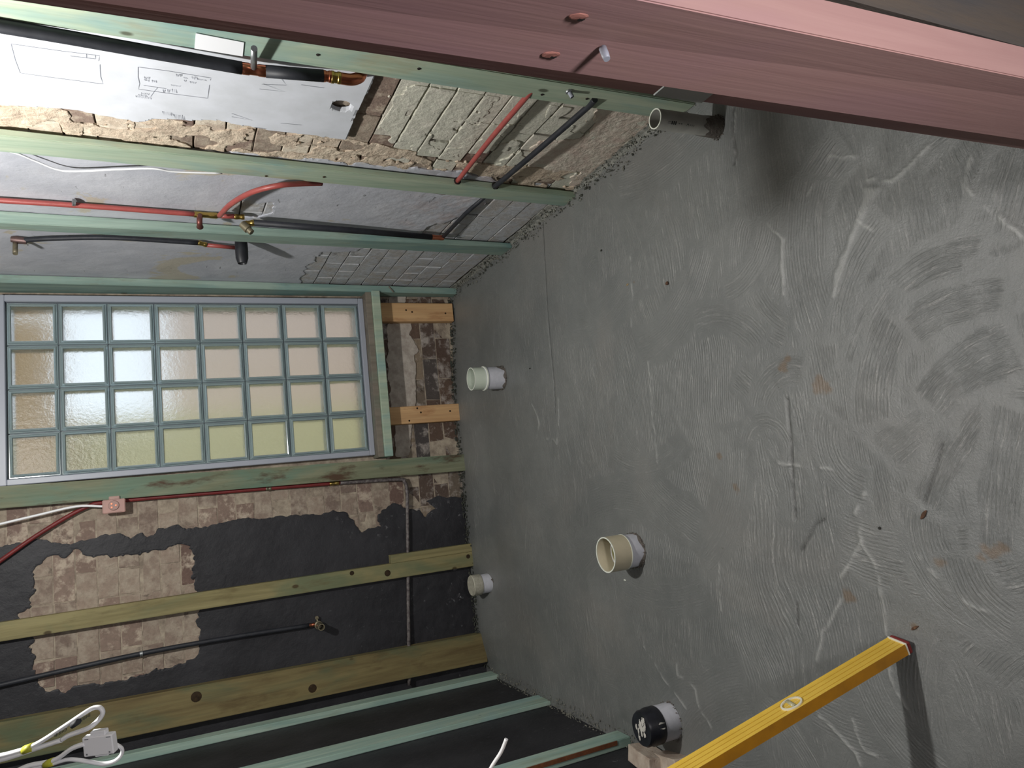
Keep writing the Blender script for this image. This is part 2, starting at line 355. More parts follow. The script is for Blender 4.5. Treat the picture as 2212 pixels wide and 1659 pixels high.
PENCIL = simple('pencil_line', s2l((150, 154, 164)), .8); INK = simple('black_print', s2l((44, 46, 50)), .7)
YELLOW = simple('yellow_enamel', s2l((226, 190, 78)), .38, 0, .5, s2l((216, 178, 66)), None, 10)
YELLOW_SHADE = simple('shaded_yellow_enamel', s2l((196, 136, 30)), .5, 0, .4, s2l((170, 118, 34)), None, 16)  # darker copy of the yellow, painting shade on the level's narrow sides
ENDRED = simple('red_end_cap', s2l((122, 40, 38)), .5); VIAL = simple('vial_plastic', s2l((226, 224, 206)), .3)
VGLASS = simple('vial_glass', s2l((176, 172, 140)), .1)
ALU = simple('grey_window_frame', s2l((156, 161, 172)), .4, 0, .4)
PLUG = simple('grey_wall_plug', s2l((150, 154, 166)), .5); CHIP = simple('splintered_wood', s2l((160, 108, 98)), .8)
DARKHOLE = simple('dark_hole', s2l((24, 18, 15)), .9)
CEIL = simple('ceiling_plaster', s2l((112, 108, 104)), .9); HALLW = simple('hall_wall_paint', s2l((96, 90, 88)), .9)
m = MB('stripped_hall_wall', .8, .3); co = m.coord((3, 3, .7), False)
m.color(m.ramp(m.noise(co, 2.4, 6, .65, .6), [(.32, s2l((40, 46, 56))), (.5, s2l((74, 72, 72))), (.68, s2l((90, 80, 70)))])).bump(m.noise(co, 9, 5, .6), .5, .006); PIER = m.m
# glass
m = MB('glass_block_rim', .14, .6); m.color(s2l((168, 188, 192))); m.b.inputs['Transmission Weight'].default_value = .45; RIM = m.m
m = MB('frosted_glass_pane', .28, .5); m.color((.97, .98, .96, 1)); m.b.inputs['Transmission Weight'].default_value = 1.0; m.b.inputs['IOR'].default_value = 1.3
m.bump(m.noise(m.coord((1, 1, 1)), 60, 4, .6), .5, .004); PANE = m.m
OUT_PINK = simple('outside_pink_wall', s2l((222, 204, 192)), .9); OUT_YEL = simple('outside_yellow_wall', s2l((224, 219, 172)), .9)
OUT_TAN = simple('outside_tan_eave', s2l((178, 148, 106)), .9); OUT_GREEN = simple('outside_leaves', s2l((140, 170, 70)), .8); OUT_WHITE = simple('outside_white_wall', s2l((246, 246, 248)), .8)

# ================================================================== SETTING
XR, XL, YB = 1.126, -1.03, 3.853            # brick face planes
def fz(x, y):
    return 0.035 * sm((y - 3.50) / .28) * sm((1.02 - x) / .6) * sm((x + 1.03) / .25)
# ---- floor with trowel sweeps
STEP = .005; xs = np.arange(-1.06, 1.161, STEP); ys = np.arange(.40, 3.861, STEP)
GX, GY = np.meshgrid(xs, ys, indexing='ij')
phase = GY + .25 * fbm(GX * 1.5, GY * 1.5, 3, 3); along = GX.copy(); comb = .32 + .42 * fbm(GX * 4, GY * 4, 3, 77) * (1 - .6 * sm((GY - 1.6) / 1.6)); tone = np.zeros(GX.shape)
H = .004 * (fbm(GX * 3, GY * 3, 4, 11) - .5) + .0018 * (fbm(GX * 22, GY * 22, 3, 5) - .5) + fz(GX, GY)
def arc_from(P, w, amp, hgt=.0012):
    global phase, comb, H
    A, B, C_ = [onZ(*p)[:2] for p in P]
    d = 2 * (A[0] * (B[1] - C_[1]) + B[0] * (C_[1] - A[1]) + C_[0] * (A[1] - B[1]))
    if abs(d) < 1e-5: d = 1e-5
    ux = ((A @ A) * (B[1] - C_[1]) + (B @ B) * (C_[1] - A[1]) + (C_ @ C_) * (A[1] - B[1])) / d
    uy = ((A @ A) * (C_[0] - B[0]) + (B @ B) * (A[0] - C_[0]) + (C_ @ C_) * (B[0] - A[0])) / d
    c = np.array([ux, uy]); sweep(c, np.linalg.norm(A - c), [math.atan2(*(p - c)[::-1]) for p in (A, B, C_)], w, amp, hgt)
def sweep(c, r, ang, w, amp, hgt=.0012, seed=None):
    global phase, comb, H, along
    seed = random.randrange(999) if seed is None else seed
    dx, dy = GX - c[0], GY - c[1]; rr = np.hypot(dx, dy); th = np.arctan2(dy, dx)
    mid = ang[1]; rel = (th - mid + math.pi) % (2 * math.pi) - math.pi
    a0 = (ang[0] - mid + math.pi) % (2 * math.pi) - math.pi; a1 = (ang[2] - mid + math.pi) % (2 * math.pi) - math.pi
    lo, hi = min(a0, a1), max(a0, a1)
    nz = (fbm(GX * 9, GY * 9, 3, seed) - .5) * w * .7
    ed = np.minimum(w + nz - np.abs(rr - r), np.minimum(rel - lo, hi - rel) * rr + nz)
    M_ = ed > 0; k = sm((ed - .006) / .014); comb = np.where(~M_ & (ed > -.018), comb * sm((-ed - .006) / .012), comb)
    phase = np.where(M_, rr + .37 * seed % 1.7, phase); along = np.where(M_, rel * r + seed * .13, along); comb = np.where(M_, amp * k, comb)
    H = H + hgt * .5 * np.exp(-(ed / .013) ** 2) * fbm(GX * 40, GY * 40, 2, seed + 3)
# random overlapping sweeps over the whole slab, coarser and stronger near the camera
for k in range(70):
    cx, cy = random.uniform(-1.1, 1.2), random.uniform(.3, 3.9); near = 1 - sm((cy - 1.2) / 1.6)
    r = random.uniform(.25, .9); a = random.uniform(0, 6.28)
    sweep((cx - r * math.cos(a), cy - r * math.sin(a)), r, [a - .5 / max(r, .4) * .5, a, a + .5 / max(r, .4) * .5], random.uniform(.04, .11), .12 + .55 * near * random.uniform(.5, 1) if cx > -.45 else .10 + .2 * near, .0006 + .0008 * near)
for P, w_, a_ in [(((2129, 546), (1970, 600), (1843, 800)), .05, .9), (((1619, 474), (1623, 643), (1702, 723)), .06, .8), (((1746, 390), (1735, 553), (1775, 716)), .075, .9),
                  (((1905, 474), (1850, 560), (1807, 734)), .04, .7), (((1952, 662), (1898, 770), (1890, 920)), .06, .9), (((2136, 560), (2144, 625), (2172, 683)), .05, .9),
                  (((2129, 864), (2064, 958), (1995, 1103)), .05, .9), (((1999, 1103), (2028, 1230), (2162, 1320)), .07, .95), (((2190, 870), (2162, 1030), (2150, 1200)), .05, .8),
                  (((1640, 900), (1660, 830), (1740, 800)), .05, .7), (((1960, 720), (2060, 660), (2180, 640)), .05, .8), (((2000, 880), (2090, 790), (2200, 740)), .06, .9),
                  (((1790, 900), (1800, 1000), (1880, 1060)), .05, .7), (((1610, 960), (1680, 920), (1700, 1010)), .03, .7), (((2200, 1360), (2120, 1300), (2070, 1200)), .05, .8),
                  (((1560, 640), (1640, 560), (1660, 470)), .05, .6), (((1500, 700), (1580, 690), (1640, 740)), .05, .5), (((1290, 560), (1260, 620), (1290, 680)), .03, .4), (((1400, 500), (1420, 450), (1400, 420)), .03, .5)]:
    arc_from(P, w_, a_ * .68, .0013)
groove = np.zeros(GX.shape); slick = np.zeros(GX.shape); stain = np.zeros(GX.shape)
def P2(L): return [tuple(onZ(*p)[:2]) for p in L]
for L, wd, ht in [([(1205, 860), (1207, 900), (1203, 960), (1196, 950)], .004, .003), ([(1150, 870), (1165, 915), (1160, 945), (1196, 948)], .004, .0025),
                  ([(2097, 311), (2086, 401), (2130, 440), (2169, 481), (2209, 510)], .006, .004), ([(2170, 380), (2155, 410), (2150, 450), (2175, 490)], .005, .004),
                  ([(1869, 1063), (1852, 1103), (1865, 1165), (1840, 1212), (1815, 1251)], .006, .005), ([(1865, 1165), (1883, 1204), (1901, 1230), (1909, 1302), (1914, 1374)], .004, .004),
                  ([(1818, 1295), (1793, 1349), (1778, 1363), (1764, 1428)], .005, .004), ([(1920, 1448), (1938, 1497), (1989, 1578)], .0035, .003),
                  ([(1772, 1545), (1811, 1589), (1845, 1628), (1857, 1656)], .005, .004), ([(1839, 1555), (1870, 1620), (1892, 1636)], .0035, .003),
                  ([(1391, 1396), (1439, 1479), (1483, 1529)], .004, .003), ([(1459, 1396), (1465, 1459), (1503, 1487), (1515, 1539), (1543, 1587)], .004, .003),
                  ([(1640, 940), (1680, 1005), (1790, 1010), (1825, 1030)], .004, .003), ([(1360, 560), (1368, 640), (1362, 720)], .004, .0025), ([(1740, 430), (1790, 340), (1870, 345)], .004, .003),
                  ([(1590, 240), (1584, 300), (1592, 355)], .003, .003), ([(1660, 480), (1690, 520), (1690, 640)], .005, .004), ([(1870, 395), (1925, 395), (2010, 310)], .004, .003), ([(1850, 480), (1880, 500)], .006, .003),
                  ([(1990, 1200), (2060, 1290), (2150, 1330)], .004, .003), ([(1550, 1190), (1555, 1300), (1570, 1390)], .003, .002), ([(1400, 780), (1410, 900), (1420, 1000)], .003, .002)]:
    wob_ = (fbm(GX * 18, GY * 18, 3, 9) - .5) * .022; U_, V_ = GX + wob_, GY - wob_
    d = line_d(U_, V_, P2(L)); amp_ = sm((fbm(GX * 35, GY * 35, 2, 29) - .28) / .3)
    k = np.exp(-np.clip(d / (wd * .85), 0, 9) ** 2) * amp_; H += ht * .8 * k; slick = np.maximum(slick, .9 * k)
for L, wd, ht in [([(1172, 478), (1176, 560), (1184, 690), (1197, 830), (1199, 890)], .0035, .004), ([(1700, 862), (1708, 958), (1712, 1040), (1718, 1120)], .004, .005), ([(1583, 235), (1583, 290), (1590, 330), (1586, 352)], .004, .006), ([(1722, 1305), (1724, 1350)], .003, .003), ([(1732, 1190), (1760, 1140), (1780, 1120)], .004, .004), ([(1995, 1090), (2030, 980), (2035, 960)], .003, .003)]:
    wob_ = (fbm(GX * 22, GY * 22, 3, 39) - .5) * .012; d = line_d(GX + wob_, GY, P2(L)) + (fbm(GX * 60, GY * 60, 2, 19) - .5) * .003
    k = np.exp(-np.clip(d / wd, 0, 9) ** 2); H -= ht * k; groove = np.maximum(groove, .7 * k)
d = poly_sd(GX, GY, P2([(1868, 405), (1850, 470), (1800, 590), (1790, 650), (1806, 650), (1822, 590), (1862, 480), (1900, 405)])) + (fbm(GX * 30, GY * 30, 2, 8) - .5) * .02
slick = np.maximum(slick, .55 * sm(d / .008)); H += .002 * sm(d / .006)
for P, rr in [((1690, 795), .016), ((1775, 835), .022), ((1768, 820), .014), ((1705, 775), .012), ((1590, 1055), .02), ((1830, 1285), .02), ((2150, 1190), .022), ((2120, 1205), .012), ((2030, 1215), .014), ((1975, 1355), .010), ((1555, 985), .012), ((1370, 610), .006)]:
    c = onZ(*P)[:2]; d = np.hypot(GX - c[0], (GY - c[1]) * .8) / rr + (fbm(GX * 50, GY * 50, 3, 21) - .5) * 1.6
    stain = np.maximum(stain, .7 * sm((1 - d) * 2))
# scooped hollow where the front right waste pipe comes up
c = onZ(1556, 262)[:2]; d = np.maximum(np.abs(GX - c[0] - .10) / .13, np.abs(GY - c[1]) / .035); H -= .0 * d
nx, ny = GX.shape
V = np.stack([GX, GY, H], -1).reshape(-1, 3); ii = np.arange(nx * ny).reshape(nx, ny)
F = np.stack([ii[:-1, :-1], ii[1:, :-1], ii[1:, 1:], ii[:-1, 1:]], -1).reshape(-1, 4)
me = bpy.data.meshes.new('floor'); me.vertices.add(len(V)); me.vertices.foreach_set('co', V.ravel().astype(np.float32))
me.loops.add(F.size); me.loops.foreach_set('vertex_index', F.ravel().astype(np.int32)); me.polygons.add(len(F))
me.polygons.foreach_set('loop_start', np.arange(0, F.size, 4, dtype=np.int32)); me.update(calc_edges=True); me.validate()
for nme, arr in (('phase', phase), ('along', along), ('comb', comb), ('stain', stain), ('groove', groove), ('slick', slick)):
    at = me.attributes.new(nme, 'FLOAT', 'POINT'); at.data.foreach_set('value', np.ascontiguousarray(arr, np.float32).ravel())
me.polygons.foreach_set('use_smooth', np.ones(len(F), bool))
floor = struct(link('floor', me, SCREED)); floor['label'] = 'grey cement floor with swirling trowel marks'
def Hat(x, y):
    i = int(np.clip(round((x - xs[0]) / STEP), 0, nx - 1)); j = int(np.clip(round((y - ys[0]) / STEP), 0, ny - 1)); return float(H[i, j])
struct(box('floor_hall', (-1.2, 1.5, -1.8, .40, -.06, -.004), HALLW))
struct(box('ceiling', (-1.25, 1.5, -1.8, 4.15, 2.6, 2.68), CEIL))

# ---- wall shells
def multi(name, boxes, mat):
    bm = bmesh.new()
    for b in boxes: box_bm(bm, *b)
    return struct(link(name, bm_mesh(bm, name), mat))
wall_right = multi('wall_right', [(XR + .009, 1.4, .56, 4.15, -.06, 2.6)], MORTAR_DEEP)
WX0, WX1, WZ0, WZ1 = .205, 1.063, .534, 2.19
wall_back = multi('wall_back', [(-1.25, XR + .009, YB + .0018, 4.10, -.06, WZ0 + .003), (-1.25, XR + .009, YB + .0018, 4.10, WZ1 - .003, 2.6), (-1.25, WX0 + .003, YB + .0018, 4.10, WZ0 + .003, WZ1 - .003), (WX1 - .003, XR + .009, YB + .0018, 4.10, WZ0 + .003, WZ1 - .003)], MORTAR)
wall_left = multi('wall_left', [(-1.25, XL, .56, YB + .01, -.06, 2.6)], BLACKP)
multi('wall_front', [(.428, 1.4, .432, .560, -.06, 2.6), (-1.25, -.45, .432, .560, -.06, 2.6), (-.45, .428, .432, .560, 2.1, 2.6)], PIER)
multi('wall_hall', [(-1.3, -1.2, -1.8, .45, -.06, 2.6), (1.4, 1.5, -1.8, .45, -.06, 2.6), (-1.3, 1.5, -1.9, -1.8, -.06, 2.6)], HALLW)
struct(box('wall_outside', (.55, 4.0, 6.3, 6.45, -.2, 1.55), OUT_PINK)); struct(box('wall_outside', (-2.5, .70, 5.6, 5.75, -.2, 3.2), OUT_YEL))
struct(box('trim_outside_eave', (-.5, 1.38, 5.3, 5.5, 2.16, 2.7), OUT_TAN)); struct(box('floor_outside', (-3, 4, 4.12, 6.3, -.3, -.2), OUT_PINK))

# ---- bricks: shared meshes, one object per brick
def brick_mesh(k):
    rnd = random.Random(100 + k); bm = bmesh.new()
    box_bm(bm, -.1158, .1158, -.018, .018, -.0408, .0408, .0018)
    bmesh.ops.subdivide_edges(bm, edges=[e for e in bm.edges if e.calc_length() > .1], cuts=1)
    for v in bm.verts:
        v.co.x += rnd.uniform(-.003, .003); v.co.z += rnd.uniform(-.0022, .0022); v.co.y += rnd.uniform(-.0008, .0008)
    return bm_mesh(bm, 'brick')
BM = [brick_mesh(k) for k in range(6)]
for b_ in BM: b_.materials.append(B_CREAM)
def half_mesh(k):
    m2 = BM[k].copy()
    for v in m2.vertices: v.co.x *= .46
    return m2
BH = [half_mesh(k) for k in range(3)]
def lay(wall, a0, a1, z1, to, rotz, pick, skip):
    """courses of bricks; to(a, z) -> location of a brick centre; pick(a,z) -> material or None"""
    c = 0; z = -.012
    while z < z1:
        z += .086; c += 1; a = a0 + (.06 if c % 2 else -.06) + random.uniform(-.006, .006)
        header = (c % 4 == 0); L = .118 if header else .236
        while a < a1:
            ac = a + L / 2
            if not skip(ac, z, L):
                mt = pick(ac, z)
                o = bpy.data.objects.new('brick', random.choice(BH if header else BM)); COL.objects.link(o); o.parent = wall
                o.location = to(ac, z, random.uniform(-.002, .002)); o.rotation_euler = (random.uniform(-.006, .006), random.uniform(-.006, .006), rotz)
                o.material_slots[0].link = 'OBJECT'; o.material_slots[0].material = mt
            a += L
# right wall masks (coordinates: Y,Z)
def RY(L, X): return [tuple(onX(*p, X)[1:]) for p in L]
board_poly = RY([(0, 5), (0, 229), (157, 238), (228, 253), (304, 266), (334, 259), (418, 262), (470, 262), (506, 270), (606, 286), (748, 304), (763, 266), (768, 251), (809, 172), (840, 60), (820, 0), (400, -60)], 1.105)
board_poly = [(max(p[0], 1.40), min(p[1], 2.35)) for p in board_poly]
hc = onX(738, 231, 1.105)[1:]
def board_field(U, Vv):
    return np.minimum(poly_sd(U, Vv, board_poly) + (fbm(U * 60, Vv * 60, 3, 4) - .5) * .010, (np.hypot(U - hc[0], Vv - hc[1]) - .029) + (fbm(U * 80, Vv * 80, 2, 6) - .5) * .006)
ren_poly = RY([(-600, 262), (-600, 640), (0, 600), (640, 610), (648, 607), (657, 586), (677, 566), (692, 543), (766, 540), (850, 520), (900, 500), (1000, 470), (1045, 440), (1090, 405), (1000, 385), (700, 352), (0, 262)], 1.12)
ren_poly = [(2.30, 2.6), (3.86, 2.6)] + [q for q in RY([(640, 625), (648, 607), (657, 586), (677, 566), (692, 543), (766, 543), (852, 520), (900, 500), (965, 480), (1010, 462), (1045, 440), (1090, 398), (1060, 385)], 1.12)] + [(2.30, .58)]
hole2 = RY([(482, 452), (500, 436), (540, 432), (560, 440), (592, 436), (590, 460), (560, 470), (482, 470)], 1.12)
def ren_field(U, Vv):
    f = poly_sd(U, Vv, ren_poly) + (fbm(U * 25, Vv * 25, 4, 14) - .5) * .05
    return np.minimum(f, -poly_sd(U, Vv, hole2) + (fbm(U * 50, Vv * 50, 3, 2) - .5) * .02)
def one(f, a, z): return float(f(np.array([[a]]), np.array([[z]]))[0, 0])
def skipR(a, z, L):
    if a > 3.80 or a < 1.5: return True
    if z > 2.35: return True
    ins = all(one(ren_field, a + d, z + e) > .02 for d in (-L / 2, 0, L / 2) for e in (-.04, .04)) or all(one(board_field, a + d, z + e) > .015 for d in (-L / 2, 0, L / 2) for e in (-.04, .04))
    return ins
def pickR(a, z):
    u, v = px((1.12, a, z))
    if a < 2.42:
        if u < 800: return random.choice([B_BROWN, B_RUB, B_RUB, B_CREAM])
        if u < 850 and v < 300: return B_BROWN
        if v > 228 + .115 * u and random.random() < .8: return random.choice([B_BROWN, B_CREAM])
        return B_PAINT
    return B_GREYW
lay(wall_right, 1.45, 3.86, 2.45, lambda a, z, j: (XR + .018 + j, a, z), math.pi / 2, pickR, skipR)
def rel_r(U, Vv): return .006 * (fbm(U * 7, Vv * 7, 5, 31) - .5) + .004 * (fbm(U * 40, Vv * 40, 3, 33) - .5) * sm((1.0 - Vv) / .6)
ren = layer('cement_render', ren_field, 2.26, 3.855, .02, 2.6, .0105, .007, lambda u, v, h: (XR - h, u, v), RENDER, wall_right, rel_r)
rough_poly = RY([(1165, 300), (1200, 330), (1255, 300), (1290, 225), (1360, 215), (1420, 230), (1440, 300), (1300, 400), (1230, 420), (1240, 380), (1180, 370), (1150, 345)], 1.12)
layer('rough_render_patch', lambda U, Vv: poly_sd(U, Vv, rough_poly) + (fbm(U * 14, Vv * 14, 5, 91) - .45) * .16, 1.56, 2.36, .0, .55, .009, .005, lambda u, v, h: (XR - h, u, v),
      simple('rough_pinkish_render', s2l((214, 206, 192)), .95, 0, .2, s2l((198, 180, 168)), (.9, .006), 26), wall_right, lambda U, Vv: .007 * (fbm(U * 22, Vv * 22, 4, 92) - .5))
strip_poly = RY([(-40, 225), (157, 238), (304, 262), (506, 268), (748, 300), (860, 322), (1000, 350), (1250, 372), (1250, 420), (800, 365), (0, 275), (-40, 275)], 1.12)
layer('lime_mortar_smears', lambda U, Vv: np.minimum(poly_sd(U, Vv, strip_poly) + (fbm(U * 20, Vv * 20, 3, 93) - .5) * .02, (fbm(U * 16, Vv * 13, 5, 94) - .47) * .25), 1.90, 2.42, .0, 2.35, .008, .005, lambda u, v, h: (XR - h, u, v),
      simple('lime_smear', s2l((206, 192, 172)), .95, 0, .2, s2l((182, 164, 146)), (.9, .006), 30), wall_right, lambda U, Vv: .009 * (fbm(U * 30, Vv * 30, 4, 95) - .5))
paint_poly = RY([(815, 175), (1120, 218), (1400, 262), (1290, 400), (1100, 365), (860, 320), (800, 300), (850, 230)], 1.12)
jz = np.arange(-.012 + .086 * 1 - .043, 2.6, .086)
def smear_field(U, Vv):
    dj = np.abs((Vv - jz[0] + .043) % .086 - .043)
    return np.minimum(poly_sd(U, Vv, paint_poly), np.minimum((dj - .004) * 1.2, (fbm(U * 11, Vv * 11, 5, 97) - .53) * .2) + (fbm(U * 60, Vv * 60, 2, 98) - .5) * .004)
layer('paint_smears', smear_field, 1.60, 2.40, .0, 1.2, .006, .0035, lambda u, v, h: (XR - h, u, v), B_PAINT, wall_right, lambda U, Vv: .004 * (fbm(U * 25, Vv * 25, 4, 99) - .5))
# back wall masks (X,Z)
def BYp(L): return [(p[0], p[2]) for p in (onY(*q, 3.845) for q in L)]
bp = [(0, 1180), (40, 1170), (99, 1162), (109, 1172), (142, 1177), (162, 1172), (228, 1155), (258, 1152), (283, 1160), (304, 1152), (319, 1162), (339, 1144), (375, 1134), (415, 1142), (466, 1132), (516, 1122), (527, 1121),
      (690, 1110), (725, 1102), (752, 1107), (766, 1132), (782, 1152), (796, 1143), (823, 1137), (816, 1121), (825, 1102), (850, 1086), (861, 1087), (880, 1099), (907, 1102), (918, 1118), (942, 1096), (923, 1083), (945, 1072), (1010, 1073)]
black_poly = BYp(bp) + [(-.05, -.03), (-1.12, -.03), (-1.12, 2.62), (BYp([(0, 1180)])[0][0] + .01, 2.62)]
patch = BYp([(109, 1198), (86, 1213), (76, 1223), (68, 1248), (76, 1274), (66, 1289), (63, 1309), (35, 1327), (50, 1350), (76, 1381), (62, 1396), (76, 1418), (70, 1455), (86, 1474), (97, 1495), (144, 1495), (155, 1484), (233, 1474), (292, 1466), (330, 1449),
             (424, 1425), (428, 1398), (430, 1360), (424, 1344), (428, 1334), (425, 1281), (415, 1238), (420, 1198), (405, 1182), (380, 1172), (354, 1185), (304, 1195), (253, 1200), (215, 1198), (182, 1200), (175, 1182), (162, 1190), (142, 1208), (114, 1200)])
def black_field(U, Vv):
    n = (fbm(U * 30, Vv * 30, 4, 41) - .5) * .030 + (fbm(U * 85, Vv * 60, 3, 43) - .5) * .026
    return np.minimum(poly_sd(U, Vv, black_poly) + n * .7, -poly_sd(U, Vv, patch) + n)
pale_poly = BYp([(836, 697), (888, 697), (892, 709), (883, 723), (897, 735), (903, 756), (894, 765), (899, 794), (899, 849), (899, 877), (890, 920), (884, 984), (857, 988), (852, 919), (846, 877), (838, 794), (837, 733)])
pale2 = BYp([(840, 618), (880, 622), (880, 655), (840, 655)])
def pale_field(U, Vv): return np.maximum(poly_sd(U, Vv, pale_poly), poly_sd(U, Vv, pale2)) + (fbm(U * 30, Vv * 30, 4, 51) - .5) * .03
def skipB(a, z, L):
    if a > 1.11 or a < -1.0 or z > 2.35: return True
    if WX0 - .02 < a + L / 2 and a - L / 2 < WX1 + .02 and z > WZ0 - .06: return True
    return all(one(black_field, a + d, z + e) > .02 for d in (-L / 2, 0, L / 2) for e in (-.04, .04)) or one(pale_field, a, z) > .05
def pickB(a, z):
    if a > .17: return B_DARK
    if z < .35: return random.choice([B_DARK, B_BROWN])
    if z > 1.75 and a > -.12: return random.choice([B_BROWN, B_CREAM])
    return B_CREAM if random.random() < .75 else B_BROWN
lay(wall_back, -1.1, 1.12, 2.4, lambda a, z, j: (a, YB + .018 + j, z), 0.0, pickB, skipB)
def rel_b(U, Vv): return .005 * (fbm(U * 6, Vv * 6, 5, 61) - .5) + .006 * (fbm(U * 16, Vv * 16, 4, 62) - .5) * sm((.75 - Vv) / .5)
layer('black_paint_skin', black_field, -1.03, .16, .0, 2.6, .0085, .006, lambda u, v, h: (u, YB - h, v), BLACKP, wall_back, rel_b)
layer('pale_render_patch', pale_field, .15, 1.13, .0, .56, .009, .006, lambda u, v, h: (u, YB - h, v), CREAMPL, wall_back, rel_b)

# ---- window of glass blocks
win = bpy.data.objects.new('window_1', None); COL.objects.link(win); win.location = (.632, 3.785, WZ0); win['kind'] = 'structure'; win['label'] = 'glass block window in a grey frame'
WO = Vector(win.location)
bm = bmesh.new()
for b in [(WX0, WX1, WZ0, WZ0 + .027), (WX0, WX1, WZ1 - .027, WZ1), (WX0, WX0 + .027, WZ0 + .027, WZ1 - .027), (WX1 - .031, WX1, WZ0 + .027, WZ1 - .027)]:
    box_bm(bm, b[0] - WO.x, b[1] - WO.x, 0, .10, b[2] - WO.z, b[3] - WO.z, .003)
link('window_frame', bm_mesh(bm, 'window_frame'), ALU, win)
def ring(bm, sq):
    loops = [[bm.verts.new((sx * s_, y_, sz * s_)) for sx, sz in ((-1, -1), (1, -1), (1, 1), (-1, 1))] for s_, y_ in sq]
    for a, b in zip(loops[:-1], loops[1:]):
        for k in range(4): bm.faces.new((a[k], a[(k + 1) % 4], b[(k + 1) % 4], b[k]))
bm = bmesh.new(); ring(bm, [(.0985, .085), (.0985, .016), (.096, .010), (.0935, .010), (.090, .003), (.085, .0), (.0825, .001), (.080, .008), (.080, .085), (.0985, .085)])
bmesh.ops.remove_doubles(bm, verts=bm.verts, dist=1e-5)
gb = bm_mesh(bm, 'glass_block'); gb.materials.append(RIM)
bm = bmesh.new(); box_bm(bm, -.0805, .0805, .009, .022, -.0805, .0805); pm = bm_mesh(bm, 'pane'); pm.materials.append(PANE)
for i in range(4):
    for j in range(8):
        o = bpy.data.objects.new('glass_block', gb); COL.objects.link(o); o.parent = win
        o.location = (1.032 - .1 - .2 * i - WO.x, .012, .561 + .1 + .2 * j - WO.z)
        p = bpy.data.objects.new('pane', pm); COL.objects.link(p); p.parent = o
bm = bmesh.new()
for i in range(1, 4): box_bm(bm, 1.032 - .2 * i - .0018 - WO.x, 1.032 - .2 * i + .0018 - WO.x, .03, .09, .03, 1.62)
for j in range(1, 8): box_bm(bm, .03 - .43, .83 - .43, .03, .09, .561 + .2 * j - .0018 - WO.z, .561 + .2 * j + .0018 - WO.z)
link('joint_sealant', bm_mesh(bm, 'joint_sealant'), simple('grey_sealant', s2l((96, 106, 112)), .5), win)

# ================================================================== TIMBER
def rect(x0, x1, y0, y1): return [(x0, y0), (x1, y0), (x1, y1), (x0, y1)]
def stud(label, bot, top, mat, z0=.0, z1=2.55, ztop=2.1, name='timber_stud', cat='wall stud', group=None):
    """bot/top: rectangles measured at z0 and at ztop; extended to z1"""
    k = (z1 - z0) / (ztop - z0); t = [(b[0] + (a[0] - b[0]) * k, b[1] + (a[1] - b[1]) * k) for a, b in zip(top, bot)]
    return tag(prism(name, bot, t, z0, z1, mat, bev=.0025), label, cat, group)
S4 = stud('green stud beside the red door jamb, nearest the camera on the right wall', rect(1.083, 1.124, 1.614, 1.716), rect(1.083, 1.124, 1.604, 1.699), GREEN)
S3 = stud('green stud with holes for the red and black pipes crossing it', rect(1.092, 1.115, 2.358, 2.456), rect(1.090, 1.112, 2.255, 2.360), GREEN)
S2 = stud('green stud with black pipe running down its edge, right wall', rect(1.093, 1.115, 2.972, 3.090), rect(1.070, 1.115, 2.893, 2.957), TEAL)
S1 = stud('teal corner stud between right wall and glass block window', rect(1.080, 1.116, 3.735, 3.803), rect(1.080, 1.116, 3.655, 3.815), TEAL)
SW = stud('green stud with rusty brown stains left of the window', rect(.076, .168, 3.785, 3.846), rect(.109, .2035, 3.785, 3.846), GREENBROWN, z0=.02)
B1 = stud('yellowish batten on black wall with short packer nailed beside its foot', rect(-.448, -.369, 3.80, 3.846), rect(-.447, -.369, 3.80, 3.846), OLIVE, z0=.025)
zpk = float(onY(844, 1200, 3.80)[2])
pk = box('packer', (-.3695, -.326, 3.80, 3.846, .025, zpk), OLIVE, None, .002); pk.parent = B1; pk.matrix_parent_inverse = B1.matrix_world.inverted(); pk.location = Vector(pk.location) - Vector(B1.location)
PL = stud('wide brown and green plank with dark knots, back left corner', rect(-.961, -.809, 3.790, 3.846), rect(-.935, -.772, 3.790, 3.846), wood('treated_plank', s2l((104, 90, 60)), s2l((132, 120, 82)), s2l((94, 102, 76)), s2l((84, 66, 42))), z0=.01)
L1 = stud('pale green batten tucked in the corner beside the wide plank', rect(-1.029, -1.007, 3.676, 3.778), rect(-1.029, -.991, 3.740, 3.788), MINT, z0=.0)
L2 = stud('mint green batten on black left wall, second from the corner', rect(-1.029, -1.010, 3.088, 3.211), rect(-1.029, -1.000, 3.115, 3.235), MINT)
L3 = stud('pale green batten with reddish brown stain near the black capped pipe', rect(-1.029, -.995, 2.441, 2.529), rect(-1.029, -.995, 2.445, 2.533), MINT)
def child_at(o, par): o.parent = par; o.location = Vector(o.location) - Vector(par.location); return o
